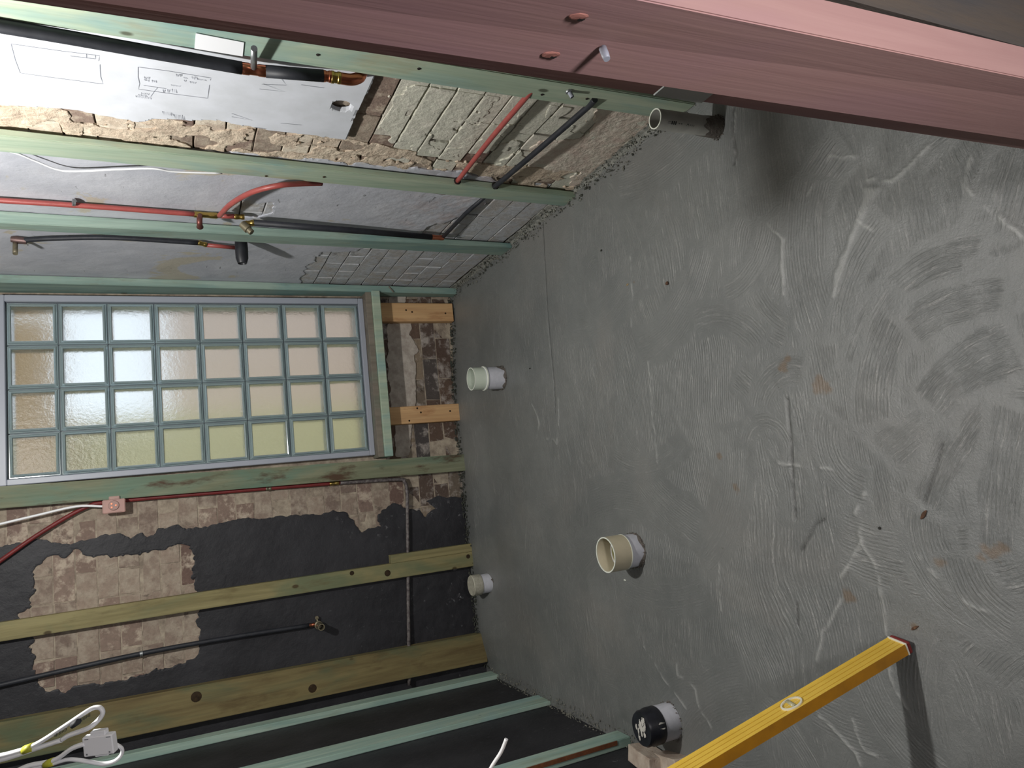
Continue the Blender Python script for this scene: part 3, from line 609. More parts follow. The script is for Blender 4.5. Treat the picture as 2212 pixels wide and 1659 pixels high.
# stain strip, knots, screws
child_at(box('bark_strip', (-1.012, -.9955, 2.4385, 2.4415, .06, .50), simple('bark_edge', s2l((120, 74, 48)), .9, 0, .2, s2l((92, 58, 42)), (.5, .003), 40), None, .001), L3)
def disc(name, p, d, r, h, mat, parent, n=16):
    o = lathe(name, [(0, h), (r * .8, h), (r, h * .4), (r, 0), (0, 0)], mat, None, None, n, axisM((0, 0, 0), d)); o.location = p; return child_at(o, parent)
KNOT = simple('dark_knot', s2l((62, 48, 32)), .8, 0, .2, s2l((40, 32, 24)), None, 60)
for (u, v, r) in [(760, 1238, .012), (837, 1238, .017), (1011, 1202, .012)]: disc('knot', onY(u, v, 3.802), (0, -1, 0), r, .004, KNOT, B1)
for (u, v, r) in [(424, 1505, .026), (675, 1487, .022)]: disc('knot', onY(u, v, 3.792), (0, -1, 0), r, .003, KNOT, PL)
sill = tag(box('window_sill_timber', (.188, 1.085, 3.705, 3.838, .458, .503), GREEN, None, .003), 'green sill timber lying under the glass block window', 'sill timber')
child_at(box('top_batten', (.188, 1.085, 3.722, 3.838, .503, .5335), GREYGREEN, None, .002), sill)
K1 = tag(box('short_pine_stud', (.935, 1.042, 3.795, 3.846, .01, .4575), PINE, None, .003), 'short raw pine stud under window, next to the teal corner stud', 'short stud')
K2 = tag(box('short_pine_stud', (.360, .456, 3.790, 3.846, .02, .4575), PINE, None, .003), 'short raw pine stud under window, near the rust stained stud', 'short stud')
for (u, v) in [(877, 670), (890, 674), (962, 677)]: disc('knot', onY(u, v, 3.797), (0, -1, 0), .006, .003, KNOT, K1, 10)
for (u, v) in [(901, 882), (909, 891), (972, 888), (884, 909)]: disc('knot', onY(u, v, 3.792), (0, -1, 0), .006, .003, KNOT, K2, 10)
# slivers on the corner stud
for a, b in [((627, 611), (632, 624)), ((840, 619), (850, 631))]:
    child_at(tube('splinter', [onY(*a, 3.72), onY(*b, 3.715)], .004, GREYGREEN, n=6), S1)
# pipe holes
disc('hole', onY(988, 391, 2.315), (0, -1, 0), .014, .003, DARKHOLE, S3); disc('hole', onY(1070, 401, 2.335), (0, -1, 0), .015, .003, DARKHOLE, S3)
for (u, v) in [(687, 118), (905, 148), (1171, 204), (1268, 213)]: disc('nail_hole', onX(u, v, 1.0832), (-1, 0, 0), .005, .002, DARKHOLE, S4, 10)
for (u, v) in [(304, 308), (575, 380), (700, 382)]: disc('nail_hole', onX(u, v, 1.0905), (-1, 0, 0), .005, .002, KNOT, S3, 10)

# ---- red hardwood door jamb close to the camera
Y1, Y2, Y3 = .4225, .530, .566
def lineXZ(p, q, Y):
    a, b = onY(*p, Y), onY(*q, Y)
    return lambda z: a[0] + (b[0] - a[0]) * (z - a[2]) / (b[2] - a[2])
e_out = lineXZ((1900, 26.6), (2211, 100.5), Y1); e_pm = lineXZ((1386, 0), (2211, 168), Y1); e_md = lineXZ((500, 50), (2211, 303.4), Y2); e_db = lineXZ((500, 72), (2211, 322.9), Y3)
def jsec(z):
    z -= .0; xo = e_out(z)
    return [(xo, Y1), (e_pm(z), Y1), (e_md(z), Y2), (e_db(z) - .0005, Y2 + .0005), (e_db(z), Y3), (xo + .012, Y3)]
jamb = tag(prism('door_jamb', jsec(-.0), jsec(2.1), -.0, 2.1, REDWOOD, bev=.0012), 'red hardwood door jamb standing close to the camera', 'door frame')
def jx(u, v):     # point on the wide reveal face
    d = ray(u, v); lo, hi = .3, .7
    for _ in range(40):
        mdl = (lo + hi) / 2; p = CAM + d * mdl / d[1]; t = (mdl - Y1) / (Y2 - Y1); xf = e_pm(p[2]) * (1 - t) + e_md(p[2]) * t
        if p[0] < xf: lo = mdl
        else: hi = mdl
    return CAM + d * lo / d[1]
a, b = onY(1432, 205, .55), onY(1538, 222, .55)
xs_ = float(e_db((a[2] + b[2]) / 2))
sp_ = box('strike_plate', (xs_ - .0016, xs_ + .003, .5315, .5655, float(b[2]), float(a[2])), simple('plate_steel', s2l((172, 178, 175)), .5, 0, .5), None, .0008); child_at(sp_, jamb)
sl_ = box('latch_slot', (xs_ - .0024, xs_, .534, .5425, float(b[2]) + .018, float(a[2]) - .018), DARKHOLE, None, 0); sl_.parent = sp_; sl_.location = Vector(sl_.location) - Vector((jamb.location + sp_.location))
p = jx(1302, 104); q = p + np.array([-.013, -.004, .000])
child_at(tube('screw_plug', [p, p * .4 + q * .6, q], [.0036, .0036, .0030], PLUG, n=12), jamb)
for (u, v) in [(1250, 36), (1190, 118)]:
    p = jx(u, v); bm = bmesh.new(); bmesh.ops.create_icosphere(bm, subdivisions=2, radius=1)
    for v_ in bm.verts: v_.co = Vector((v_.co.x * .0012, v_.co.y * .005, v_.co.z * .008 + v_.co.y * .003)) + Vector((random.uniform(-.0003, .0003), 0, 0))
    child_at(link('chisel_nick', bm_mesh(bm, 'chisel_nick'), CHIP, None, p), jamb)
    bm = bmesh.new(); bmesh.ops.create_icosphere(bm, subdivisions=1, radius=1)
    for v_ in bm.verts: v_.co = Vector((v_.co.x * .0015, v_.co.y * .003, v_.co.z * .0045))
    child_at(link('nick_hollow', bm_mesh(bm, 'nick_hollow'), DARKHOLE, None, p + np.array([0, .002, -.003])), jamb)

# ================================================================== RIGHT WALL ITEMS
board = tag(layer('plasterboard_offcut', board_field, 1.40, 2.20, .84, 2.36, .008, .011, lambda u, v, h: (1.117 - h, u, v), PLASTERBOARD), 'white plasterboard offcut with pencil sketches on the right wall', 'plasterboard')
def strip_mesh(name, lines, plane, wd, mat, parent, h=.0004):
    for L in lines:
        bm = bmesh.new(); Q = [np.array(plane(*p)) for p in L]; N_ = []
        for i in range(len(Q)):
            t = Q[min(i + 1, len(Q) - 1)] - Q[max(i - 1, 0)]; n_ = np.cross(t, [1, 0, 0]); N_.append(n_ / (np.linalg.norm(n_) + 1e-9) * wd / 2)
        a_ = [bm.verts.new(q - n_ + [-h, 0, 0]) for q, n_ in zip(Q, N_)]; b_ = [bm.verts.new(q + n_ + [-h, 0, 0]) for q, n_ in zip(Q, N_)]
        for i in range(len(Q) - 1): bm.faces.new((a_[i], a_[i + 1], b_[i + 1], b_[i]))
        link(name, bm_mesh(bm, name), mat, parent)
pb = lambda u, v: onX(u, v, 1.1055)
S = lambda x, y: (280 + x / 11.06, 130 + y / 11.06)
T = lambda x, y: (x / 9.217, 60 + y / 9.217)
sk = [[T(215, 320), T(300, 640), T(400, 900), T(1000, 985), T(2050, 1120), T(2000, 970), T(1985, 730)], [T(215, 320), T(1200, 460), T(1980, 555), T(1960, 660)], [T(1390, 560), T(1900, 620), T(1895, 550)], [T(1720, 520), T(1720, 600)],
      [S(200, 160), S(200, 400), S(235, 560), S(205, 690), S(900, 790), S(1860, 910), S(1905, 590)], [S(220, 165), S(900, 255), S(1940, 425), S(1920, 480)], [S(330, 600), S(870, 680)], [S(500, 870), S(590, 740), S(660, 660)],
      [(565, 182), (618, 184), (608, 170)], [(568, 181), (615, 198), (560, 192)], [(650, 183), (700, 190)], [(500, 245), (545, 260), (500, 252)], [(548, 275), (575, 278), (650, 266)][:2], [(606, 266), (651, 270)]]
strip_mesh('pencil_sketch', sk, pb, .0014, PENCIL, board)
def scrawl(name, boxes):
    ls = []
    rnd = random.Random(5)
    for (x, y, w_, h_, f_) in boxes:
        k = int(w_ / 22) + 2; pts = [f_(x + w_ * i / k + rnd.uniform(-8, 8), y + (h_ if i % 2 else 0) + w_ / 8 * i / k + rnd.uniform(-6, 6)) for i in range(k + 1)]; ls.append(pts)
    return strip_mesh(name, ls, pb, .0015, PENCIL, board)
scrawl('pencil_writing', [(345, 390, 140, 60, S), (350, 450, 110, 40, S), (530, 470, 120, 50, S), (1110, 330, 60, 60, S), (1200, 330, 60, 60, S), (1290, 400, 80, 30, S), (1490, 385, 130, 60, S), (1620, 440, 210, 25, S), (1300, 470, 50, 40, S), (1440, 505, 140, 35, S),
                        (990, 580, 220, 25, S), (1000, 680, 120, 90, S), (790, 700, 60, 70, S), (900, 700, 60, 80, S), (270, 775, 190, 30, S), (205, 810, 200, 40, S), (135, 840, 380, 45, S), (780, 1220, 260, 70, S), (1060, 1290, 250, 110, S)])
tagp = onX(423, 72, 1.0815); tq = onX(524, 115, 1.0815)
bm = bmesh.new(); z_a, z_b = float(tagp[2]), float(tq[2]); tp = [onX(*q, 1.0818) for q in ((423, 71), (527, 91), (524, 121), (420, 104))]
vs = [bm.verts.new(p) for p in tp] + [bm.verts.new(np.array(p) + [-.0012, 0, 0]) for p in tp]
for f in [(0, 1, 2, 3), (7, 6, 5, 4), (0, 4, 5, 1), (1, 5, 6, 2), (2, 6, 7, 3), (3, 7, 4, 0)]: bm.faces.new([vs[i] for i in f])
tag(link('paper_tag', bm_mesh(bm, 'paper_tag'), PAPER), 'small blank white tag stuck on the nearest green stud', 'paper tag')
p = onX(1228, 196, 1.083)
cs = empty('conduit_stub', tuple(p), 'short grey conduit end poking out of the nearest green stud', 'conduit end')
o = lathe('conduit_tube', [(.0065, -.002), (.0065, .022), (.0045, .022), (.0045, .0)], PLUG, cs, None, 18, axisM((0, 0, 0), (-1, -.1, -.45)))
lathe('collar', [(.0, 0), (.011, 0), (.011, .004), (.0066, .006), (.0066, 0)], STEEL, cs, None, 14, axisM((0, 0, 0), (-1, -.1, -.45)))

def pipe_thing(label, P, r, mat, name='pipe', cat='pipe', sub=8, n=14, smooth=True, group=None):
    P = [np.array(p, float) for p in P]; e = empty(name, tuple(P[0]), label, cat, group)
    e['_o'] = 0; del e['_o']
    Q = smooth_path(P, sub) if smooth else P
    tube('pipe_run', [q - P[0] for q in Q], r, mat, e, n); return e, P[0]
def fit(e, O, a, b, r, mat, name='fitting', n=16):
    a = np.array(a) - O; b = np.array(b) - O; L = float(np.linalg.norm(b - a))
    return lathe(name, [(0, 0), (r * .9, 0), (r, L * .06), (r, L * .3), (r * .9, L * .36), (r * .9, L * .64), (r, L * .7), (r, L * .94), (r * .9, L), (0, L)], mat, e, None, n, axisM(a, b - a))
X = 1.072
P1 = [onX(-260, 15, X), onX(-60, 46, X), onX(120, 76, X), onX(300, 108, X), onX(522, 147, X)]
e, O = pipe_thing('thick black lagged pipe with copper joints over the white plasterboard', P1, .0155, BLACKPIPE, 'lagged_pipe')
fit(e, O, onX(520, 147, X), onX(576, 154, X), .0150, COPPER, 'copper_tee'); tube('lower_run', [onX(574, 154, X) - O, onX(699, 164, X) - O], .0155, BLACKPIPE, e)
fit(e, O, onX(697, 164, X), onX(716, 166, X), .0150, COPPER, 'copper_joint'); fit(e, O, onX(714, 166, X), onX(736, 169, X), .0158, BRASS, 'brass_ring')
el = smooth_path([onX(734, 169, X) - O, onX(758, 172, X) - O, onX(775, 168, X + .01) - O, onX(782, 158, X + .035) - O], 6); tube('copper_elbow', el, .0150, COPPER, e)
tube('branch_stub', [onX(548, 148, X) - O, onX(556, 122, X - .02) - O + np.array([0, -.03, .01])], .0075, STEEL, e)
e, O = pipe_thing('bright red pipe slanting between the two nearest green studs', [onY(1160, 180, 1.66), onY(1134, 213, 1.72), onY(1060, 300, 1.985), onY(986, 394, 2.325)], .0085, REDPIPE, 'red_pipe')
tube('back_run', [onX(780, 395, 1.112) - O, onX(962, 419, 1.112) - O], .004, REDPIPE, e)
A_ = [onY(1285, 215, 1.66), onY(1262, 238, 1.73), onY(1165, 322, 1.98), onY(1068, 404, 2.335)]
e, O = pipe_thing('dark slanting pipe passing through a stud to the copper elbow', A_, .0095, BLACKPIPE, 'black_pipe')
B_ = [onY(1055, 418, 2.45), onY(1005, 462, 2.64), onX(957, 512, 1.098)]
tube('far_run', [b - O for b in B_], .0085, BLACKPIPE, e)
fit(e, O, onX(958, 514, 1.095), onX(930, 512, 1.095), .0115, COPPER, 'copper_elbow')
tube('riser', [q - O for q in [onX(932, 512, 1.092), onX(740, 496, 1.082), onX(547, 481, 1.075)]], .0125, BLACKPIPE, e)
fit(e, O, onX(550, 481, 1.075), onX(528, 484, 1.07), .012, BRASS, 'brass_joint')
lathe('capped_outlet', [(0, -.012), (.015, -.012), (.017, .02), (.012, .022), (.012, .038), (0, .038)], DULLBRASS, e, None, 12, axisM(onX(528, 488, 1.06) - O, (-.7, -.2, -.6)))
e, O = pipe_thing('upright red pipe with brass tee beside the second stud from the corner', [onX(-300, 416, 1.10), onX(0, 433, 1.10), onX(200, 446, 1.10), onX(424, 463, 1.10)], .0095, REDPIPE, 'red_pipe')
fit(e, O, onX(418, 463, 1.10), onX(470, 466, 1.10), .0115, BRASS, 'brass_tee'); tube('tail', [onX(468, 466, 1.10) - O, onX(510, 468, 1.10) - O], .009, REDPIPE, e); fit(e, O, onX(506, 468, 1.10), onX(528, 469, 1.10), .0105, BRASS, 'brass_joint')
tube('copper_drop', [q - O for q in smooth_path([onX(432, 464, 1.10), onX(431, 478, 1.06), onX(432, 490, 1.05)], 4)], [.010] * 8 + [.0125], simple('tarnished_copper', s2l((122, 76, 70)), .45, .7), e)
fit(e, O, onX(156, 437, 1.10), onX(163, 438, 1.10), .0125, STEEL, 'pipe_clip')
CV = [onX(474, 466, 1.085), onX(500, 440, 1.07), onX(545, 415, 1.06), onX(600, 401, 1.06), onX(650, 397, 1.08), onX(694, 396, 1.105)]
pipe_thing('curved red pipe bending from the brass tee up to the stud', CV, .0095, REDPIPE, 'red_pipe')
P5 = [onX(48, 519, 1.10), onX(120, 515, 1.10), onX(250, 514, 1.10), onX(430, 525, 1.10)]
e, O = pipe_thing('thin black pipe hugging the second stud, short red end and rubber cap below', P5, .0095, BLACKPIPE, 'shower_pipe')
lathe('wall_plate_elbow', [(0, -.02), (.013, -.02), (.015, .012), (.011, .03), (0, .03)], simple('dull_copper', s2l((104, 84, 82)), .5, .6), e, None, 12, axisM(onX(44, 519, 1.10) - O, (.1, 0, 1)))
tube('outlet_arm', [q - O for q in [onX(33, 522, 1.10), onX(33, 534, 1.06), onX(33, 548, 1.03)]], .0085, DULLBRASS, e)
fit(e, O, onX(428, 524, 1.10), onX(446, 529, 1.095), .0105, BRASS, 'brass_joint'); tube('red_end', [onX(442, 529, 1.095) - O, onX(508, 535, 1.095) - O], .0085, REDPIPE, e)
c0 = onX(521, 527, 1.085)
tag(lathe('rubber_cap', [(0, -.03), (.024, -.03), (.026, .02), (.025, .062), (.018, .085), (.016, .085), (.014, .078), (0, .078)], RUBBER, None, tuple(c0), 24, axisM((0, 0, 0), (-1, -.02, .0))), 'black rubber outlet cap sticking out of the right wall', 'cap')
tag(tube('white_cable', smooth_path([onX(-120, 300, 1.10), onX(20, 327, 1.10), onX(75, 347, 1.10), onX(120, 365, 1.095), (onX(160, 370, 1.095)), onX(250, 366, 1.095), onX(330, 364, 1.095), onX(380, 371, 1.098), onX(480, 374, 1.108)], 6), .0033, WHITEP, n=8), 'thin white cable draped along the pipe-drilled green stud', 'cable')

# ================================================================== BACK WALL ITEMS
Yp = 3.826
e, O = pipe_thing('dusty red pipe along the rusty stained stud left of the window', [onY(-60, 1255, Yp), onY(0, 1212, Yp), onY(90, 1150, Yp), onY(185, 1096, Yp), onY(250, 1083, Yp), onY(480, 1063, Yp), onY(735, 1043, Yp)], .0095, DARKRED, 'red_pipe')
fit(e, O, onY(712, 1045, Yp), onY(732, 1043, Yp), .011, BRASS, 'brass_joint')
fit(e, O, onY(574, 1056, Yp), onY(586, 1055, Yp), .011, DULLBRASS, 'pipe_joint')
e, O = pipe_thing('old flaking painted pipe crossing low on the black wall', [onY(735, 1043, Yp), onY(858, 1036, Yp), onY(874, 1041, Yp), onY(879, 1060, Yp), onY(880, 1110, Yp), onY(882, 1300, Yp), onY(884, 1480, 3.815)], .0095, PAINTPIPE, 'old_pipe', sub=10)
e, O = pipe_thing('slim black pipe on black wall ending in a brass outlet', [onY(-200, 1528, Yp), onY(0, 1480, Yp), onY(300, 1413, Yp), onY(500, 1377, Yp), onY(668, 1351, Yp)], .0110, BLACKPIPE, 'black_pipe')
fit(e, O, onY(302, 1413, Yp), onY(309, 1411.5, Yp), .014, STEEL, 'pipe_clip')
fit(e, O, onY(666, 1351, Yp), onY(680, 1349, Yp), .010, COPPER, 'copper_joint')
p = onY(688, 1350, 3.82) - O
lathe('brass_outlet', [(0, -.01), (.020, -.01), (.020, .01), (.016, .012), (.016, .085), (.0125, .085), (.0125, .02), (0, .02)], DULLBRASS, e, None, 20, axisM(p, (0, -1, .0)))
lathe('wing_plate', [(0, 0), (.009, 0), (.009, .006), (0, .006)], DULLBRASS, e, None, 10, axisM(p + np.array([.035, .01, .005]), (0, -1, 0))); tube('wing_arm', [p, p + np.array([.035, .008, .005])], .005, DULLBRASS, e, 8)
# clear junction block and its cable
jb = onY(247, 1092, 3.80)
e = empty('clear_cable_junction', tuple(jb), 'clear pinkish cable junction block hanging by the red pipe', 'junction block')
m = MB('clear_plastic', .15, .6); m.color(s2l((240, 200, 190))); m.b.inputs['Transmission Weight'].default_value = .5; CLEAR = m.m
bm = bmesh.new(); box_bm(bm, -.034, .028, -.03, .004, -.046, .046, .004); box_bm(bm, .026, .042, -.026, 0, -.024, .02, .003); link('clear_body', bm_mesh(bm, 'clear_body'), CLEAR, e)
lathe('round_cover', [(0, .008), (.020, .008), (.023, 0), (0, 0)], CLEAR, e, None, 24, axisM((0, -.03, 0), (0, -1, 0)))
for dx, dz in ((-.008, .008), (.008, .008), (0, -.009)): lathe('terminal_screw', [(0, .004), (.004, .004), (.004, 0), (0, 0)], COPPER, e, None, 10, axisM((dx, -.037, dz), (0, -1, 0)))
tag(tube('white_cable', smooth_path([onY(-120, 1160, 3.79), onY(0, 1132, 3.79), onY(80, 1113, 3.79), onY(165, 1094, 3.79), onY(226, 1094, 3.79)], 6), .0055, WHITEP, n=10), 'white cable running from the clear junction block', 'cable')

# ================================================================== PIPES IN THE FLOOR
def floor_pipe(label, c, name='floor_waste_pipe'):
    return empty(name, (c[0], c[1], 0), label, 'waste pipe')
def shell(r, t, z0, z1): return [(r, z0), (r, z1 - .001), (r - .0008, z1), (r - t + .0008, z1), (r - t, z1 - .001), (r - t, z0)]
def collar_mess(e, r, z=0.0, s=1.0, mat=None, n=60, seed=1):
    rnd = random.Random(seed); bm = bmesh.new()
    for k in range(n):
        a = rnd.uniform(0, 6.28); q = bmesh.ops.create_icosphere(bm, subdivisions=1, radius=rnd.uniform(.0010, .0034) * s)
        off = Vector(((r + rnd.uniform(-.001, .006)) * math.cos(a), (r + rnd.uniform(-.001, .006)) * math.sin(a), z + rnd.uniform(-.001, .010) * s))
        for v_ in q['verts']: v_.co = Vector((v_.co.x, v_.co.y, v_.co.z * rnd.uniform(.5, 1.8))) + off
    o = link('cement_crumbs', bm_mesh(bm, 'cement_crumbs'), mat or MUD, e); o['kind'] = 'stuff'; return o
def slurry(e, r, fn, mat=MUD, name='cement_splash'):
    """thin crust on a pipe: fn(angle) -> height"""
    V = []; F = []; n = 48
    for k in range(n):
        a = 2 * math.pi * k / n; h = fn(a)
        for q in range(4):
            z = h * q / 3; rr = r + .0022 * (1 - (q / 3) ** 2) + .0006; V.append((rr * math.cos(a), rr * math.sin(a), z))
    for k in range(n):
        for q in range(3):
            a = k * 4 + q; b = ((k + 1) % n) * 4 + q; F.append((a, b, b + 1, a + 1))
    return link(name, pydata(name, V, F), mat, e, smooth=True)
# basin pipe near the back wall
e = floor_pipe('white waste pipe with pale green socket in the floor below the window', (.508, 3.245)); rb = .0565
lathe('pipe', shell(rb, .004, -.03, .108), PVCW, e); lathe('socket_lip', [(rb, .094), (rb + .004, .096), (rb + .004, .103), (rb, .105)], PVCRIM, e)
lathe('pale_socket', shell(rb - .0005, .0035, .100, .166), PVCG, e); lathe('rim', [(rb - .0002, .1655), (rb - .0002, .168), (rb - .0045, .168), (rb - .0045, .1655)], PVCRIM, e)
slurry(e, rb, lambda a: .012 + .038 * max(0, math.cos(a - .5)) + .006 * math.sin(a * 7)); collar_mess(e, rb, seed=3)
# cream toilet pipe
e = floor_pipe('cream socketed waste pipe in the middle of the cement floor', (-.300, 2.250))
lathe('pipe', shell(.0590, .004, -.03, .070), PVCW, e); lathe('cream_socket', [(.0590, .058), (.0625, .058), (.0625, .128), (.0618, .1285)] + [(.0590, .1285), (.0582, .127), (.0582, .070), (.0545, .066), (.0545, .02)], PVCTAN, e)
lathe('rim', [(.0626, .1275), (.0626, .130), (.0585, .130), (.0585, .1275)], PVCRIM, e); lathe('socket_lip', [(.0595, .055), (.0632, .055), (.0632, .058), (.0595, .0585)], PVCRIM, e)
lathe('inner_stop', [(.0580, .068), (.0540, .068), (.0540, .060), (.0580, .060)], PVCIN, e)
slurry(e, .0590, lambda a: .010 + .006 * math.sin(a * 5) + .008 * max(0, math.sin(a * 2 + 1))); collar_mess(e, .060, seed=5)
# small capped pipe
e = floor_pipe('small white capped pipe at the foot of the black wall', (-.530, 3.655))
lathe('pipe', shell(.050, .004, -.02, .075), PVCW, e); lathe('cap', [(.0525, .064), (.0535, .066), (.0535, .112), (.050, .116), (.036, .113), (.02, .115), (0, .114)], CAPW, e)
collar_mess(e, .052, seed=7, s=1.6)
# black capped pipe
e = floor_pipe('white pipe stub with black taped cap by the yellow level', (-.872, 2.168))
lathe('pipe', shell(.0590, .004, -.02, .075), PVCW, e)
lathe('black_cap', [(.0605, .060), (.0615, .062), (.0615, .092), (.058, .098), (.0585, .114), (.054, .122), (.035, .118), (.015, .122), (0, .120)], BLACKTAPE, e)
bm = bmesh.new(); rnd = random.Random(4)
for k in range(44):
    a = rnd.uniform(0, 6.28); r_ = rnd.uniform(0, .042); q = bmesh.ops.create_icosphere(bm, subdivisions=1, radius=rnd.uniform(.003, .008)); sx = rnd.uniform(.4, .8)
    for v_ in q['verts']: v_.co = Vector((v_.co.x * 1.6, v_.co.y * sx, v_.co.z * .3)) + Vector((r_ * math.cos(a), r_ * math.sin(a) * .8, .1215))
for k in range(7):
    a = rnd.uniform(2.6, 5.4); q = bmesh.ops.create_icosphere(bm, subdivisions=1, radius=rnd.uniform(.0015, .0035))
    for v_ in q['verts']: v_.co += Vector((.0615 * math.cos(a), .0615 * math.sin(a), rnd.uniform(.066, .09)))
o = link('plaster_splatter', bm_mesh(bm, 'plaster_splatter'), simple('dry_plaster', s2l((196, 194, 186)), .8), e); o['kind'] = 'stuff'
collar_mess(e, .061, seed=8)
# front right pipe with printing
cR = onZ(1550, 276); rp = .0285
e = floor_pipe('tall narrow grey pipe with printed marks beside the door jamb', cR)
lathe('pipe', shell(rp, .003, -.03, .2265), PVCGREY, e); lathe('rim', [(rp + .0002, .2255), (rp + .0002, .228), (rp - .0032, .228), (rp - .0032, .2255)], PVCRIM, e)
slurry(e, rp, lambda a: .060 + .012 * math.sin(a * 3 + 1) + .006 * math.sin(a * 8)); collar_mess(e, .031, seed=9)
def on_pipe(c, rr, ang, z): return Vector((rr * math.cos(ang), rr * math.sin(ang), z))
fa = math.atan2(-cR[1], -cR[0]) - .12
def pstrip(bm, a0, a1, z0, z1, rr):
    k = 4; lo = [bm.verts.new(on_pipe(None, rr, a0 + (a1 - a0) * i / k, z0)) for i in range(k + 1)]; hi = [bm.verts.new(on_pipe(None, rr, a0 + (a1 - a0) * i / k, z1)) for i in range(k + 1)]
    for i in range(k): bm.faces.new((lo[i], lo[i + 1], hi[i + 1], hi[i]))
bm = bmesh.new(); rr = rp + .0005
for z_ in (.185, .1785, .172): pstrip(bm, fa - .17, fa + .17, z_, z_ + .0042, rr)
pstrip(bm, fa - .10, fa + .10, .191, .1915, rr); pstrip(bm, fa - .10, fa - .06, .191, .202, rr); pstrip(bm, fa + .06, fa + .10, .191, .202, rr)
for z_ in (.160, .152): pstrip(bm, fa - .07, fa + .07, z_, z_ + .0015, rr); pstrip(bm, fa - .07, fa + .07, z_ + .003, z_ + .0042, rr); pstrip(bm, fa - .02, fa + .02, z_, z_ + .0042, rr)
# letter W, read along the pipe
def slant(bm, a0, z0, a1, z1, w_): 
    q = [on_pipe(None, rr, a0, z0), on_pipe(None, rr, a0, z0 + w_), on_pipe(None, rr, a1, z1 + w_), on_pipe(None, rr, a1, z1)]; bm.faces.new([bm.verts.new(x) for x in q])
for (a0, z0, a1, z1) in [(-.12, .1345, .12, .1325), (.12, .1325, -.02, .1305), (-.02, .1305, .12, .1285), (.12, .1285, -.12, .1265)]: slant(bm, fa + a0, z0, fa + a1, z1, .0012)
for z_ in (.121, .115, .109): pstrip(bm, fa - .07, fa + .07, z_, z_ + .001, rr); pstrip(bm, fa - .07, fa - .04, z_, z_ + .004, rr); pstrip(bm, fa + .04, fa + .07, z_, z_ + .003, rr)
link('printed_marks', bm_mesh(bm, 'printed_marks'), INK, e)

# ================================================================== SPIRIT LEVEL
C1, C2, C3 = [onZ(*q, .012) for q in ((1919, 1375), (1965, 1386), (1973, 1411))]
Q2 = atD(1509, 1659, 1.49); A0 = np.array(C2); ax = Q2 - A0; ax /= np.linalg.norm(ax)
wy = np.array(C1) - A0; wy -= ax * (wy @ ax); wy /= np.linalg.norm(wy); wx = np.cross(wy, ax); wx = wx if wx[0] < 0 else -wx
M = Matrix(((wx[0], wy[0], ax[0], A0[0]), (wx[1], wy[1], ax[1], A0[1]), (wx[2], wy[2], ax[2], A0[2]), (0, 0, 0, 1)))
lev = empty('spirit_level', (0, 0, 0), 'long yellow spirit level leaning up at the lower left', 'spirit level'); lev.matrix_world = M
Wd, Tk, LL = .052, .026, 1.22          # local x: thickness, y: broad face, z: length
bm = bmesh.new(); pr_ = [(0, 0), (.0022, .004), (.0022, .0125), (.0045, .013), (.0045, .0145), (.0022, .015), (.0022, .0265), (.0045, .027), (.0045, .0285), (.0022, .029), (.0022, .0395), (.0045, .040), (.0045, .0415), (.0022, .042), (.0022, .048), (0, .052), (Tk, .052), (Tk, 0)]
def ring_cap(bm, z): return [bm.verts.new((x_, y_, z)) for x_, y_ in pr_]
a_, b_ = ring_cap(bm, .014), ring_cap(bm, LL - .014); n_ = len(pr_)
for k in range(n_):
    f = bm.faces.new((a_[k], a_[(k + 1) % n_], b_[(k + 1) % n_], b_[k]))
bm.faces.new(a_); bm.faces.new(b_)
bd = link('body', bm_mesh(bm, 'body'), YELLOW, lev); bd.data.materials.append(YELLOW_SHADE)
for p_ in bd.data.polygons:
    if abs(p_.normal.y) > .9 and p_.area > .01: p_.material_index = 1
for z0_, z1_ in ((-.0, .010), (LL - .010, LL)): 
    o = box('end_cap', (-.001, Tk + .001, -.001, Wd + .001, z0_, z1_), ENDRED, lev, .0025, origin=(0, 0, 0))
    o = box('end_trim', (-.0014, Tk + .0014, -.0014, Wd + .0014, .010 if z0_ < 1 and z0_ >= 0 and z1_ < 1 else LL - .014, .014 if z1_ < 1 else LL - .010), VIAL, lev, .0008, origin=(0, 0, 0))
# vial window: where the photographed one crosses the axis
pv = ray(1711, 1521); best = min(((np.linalg.norm(px(A0 + ax * s_ + wy * .026) - np.array([1711, 1521])), s_) for s_ in np.linspace(.1, .9, 400)))[1]
def oval(r1, r2, n=28): return [(r1 * math.cos(2 * math.pi * k / n), r2 * math.sin(2 * math.pi * k / n)) for k in range(n)]
bm = bmesh.new(); o1, o2 = oval(.019, .026), oval(.0155, .0225)
rA = [bm.verts.new((-.0008, .026 + y_, best + z_)) for y_, z_ in o1]; rB = [bm.verts.new((-.0012, .026 + y_, best + z_)) for y_, z_ in o2]; rC = [bm.verts.new((.0032, .026 + y_, best + z_)) for y_, z_ in o2]; rD = [bm.verts.new((.004, .026 + y_, best + z_)) for y_, z_ in o1]
for k in range(28):
    q = (k + 1) % 28; bm.faces.new((rA[k], rA[q], rB[q], rB[k])); bm.faces.new((rB[k], rB[q], rC[q], rC[k])); bm.faces.new((rD[k], rD[q], rA[q], rA[k]))
bm.faces.new(rC); vw = link('vial_window', bm_mesh(bm, 'vial_window'), VIAL, lev)
tube('vial', [(.0028, .012, best), (.0028, .040, best)], .005, VGLASS, vw, 12)

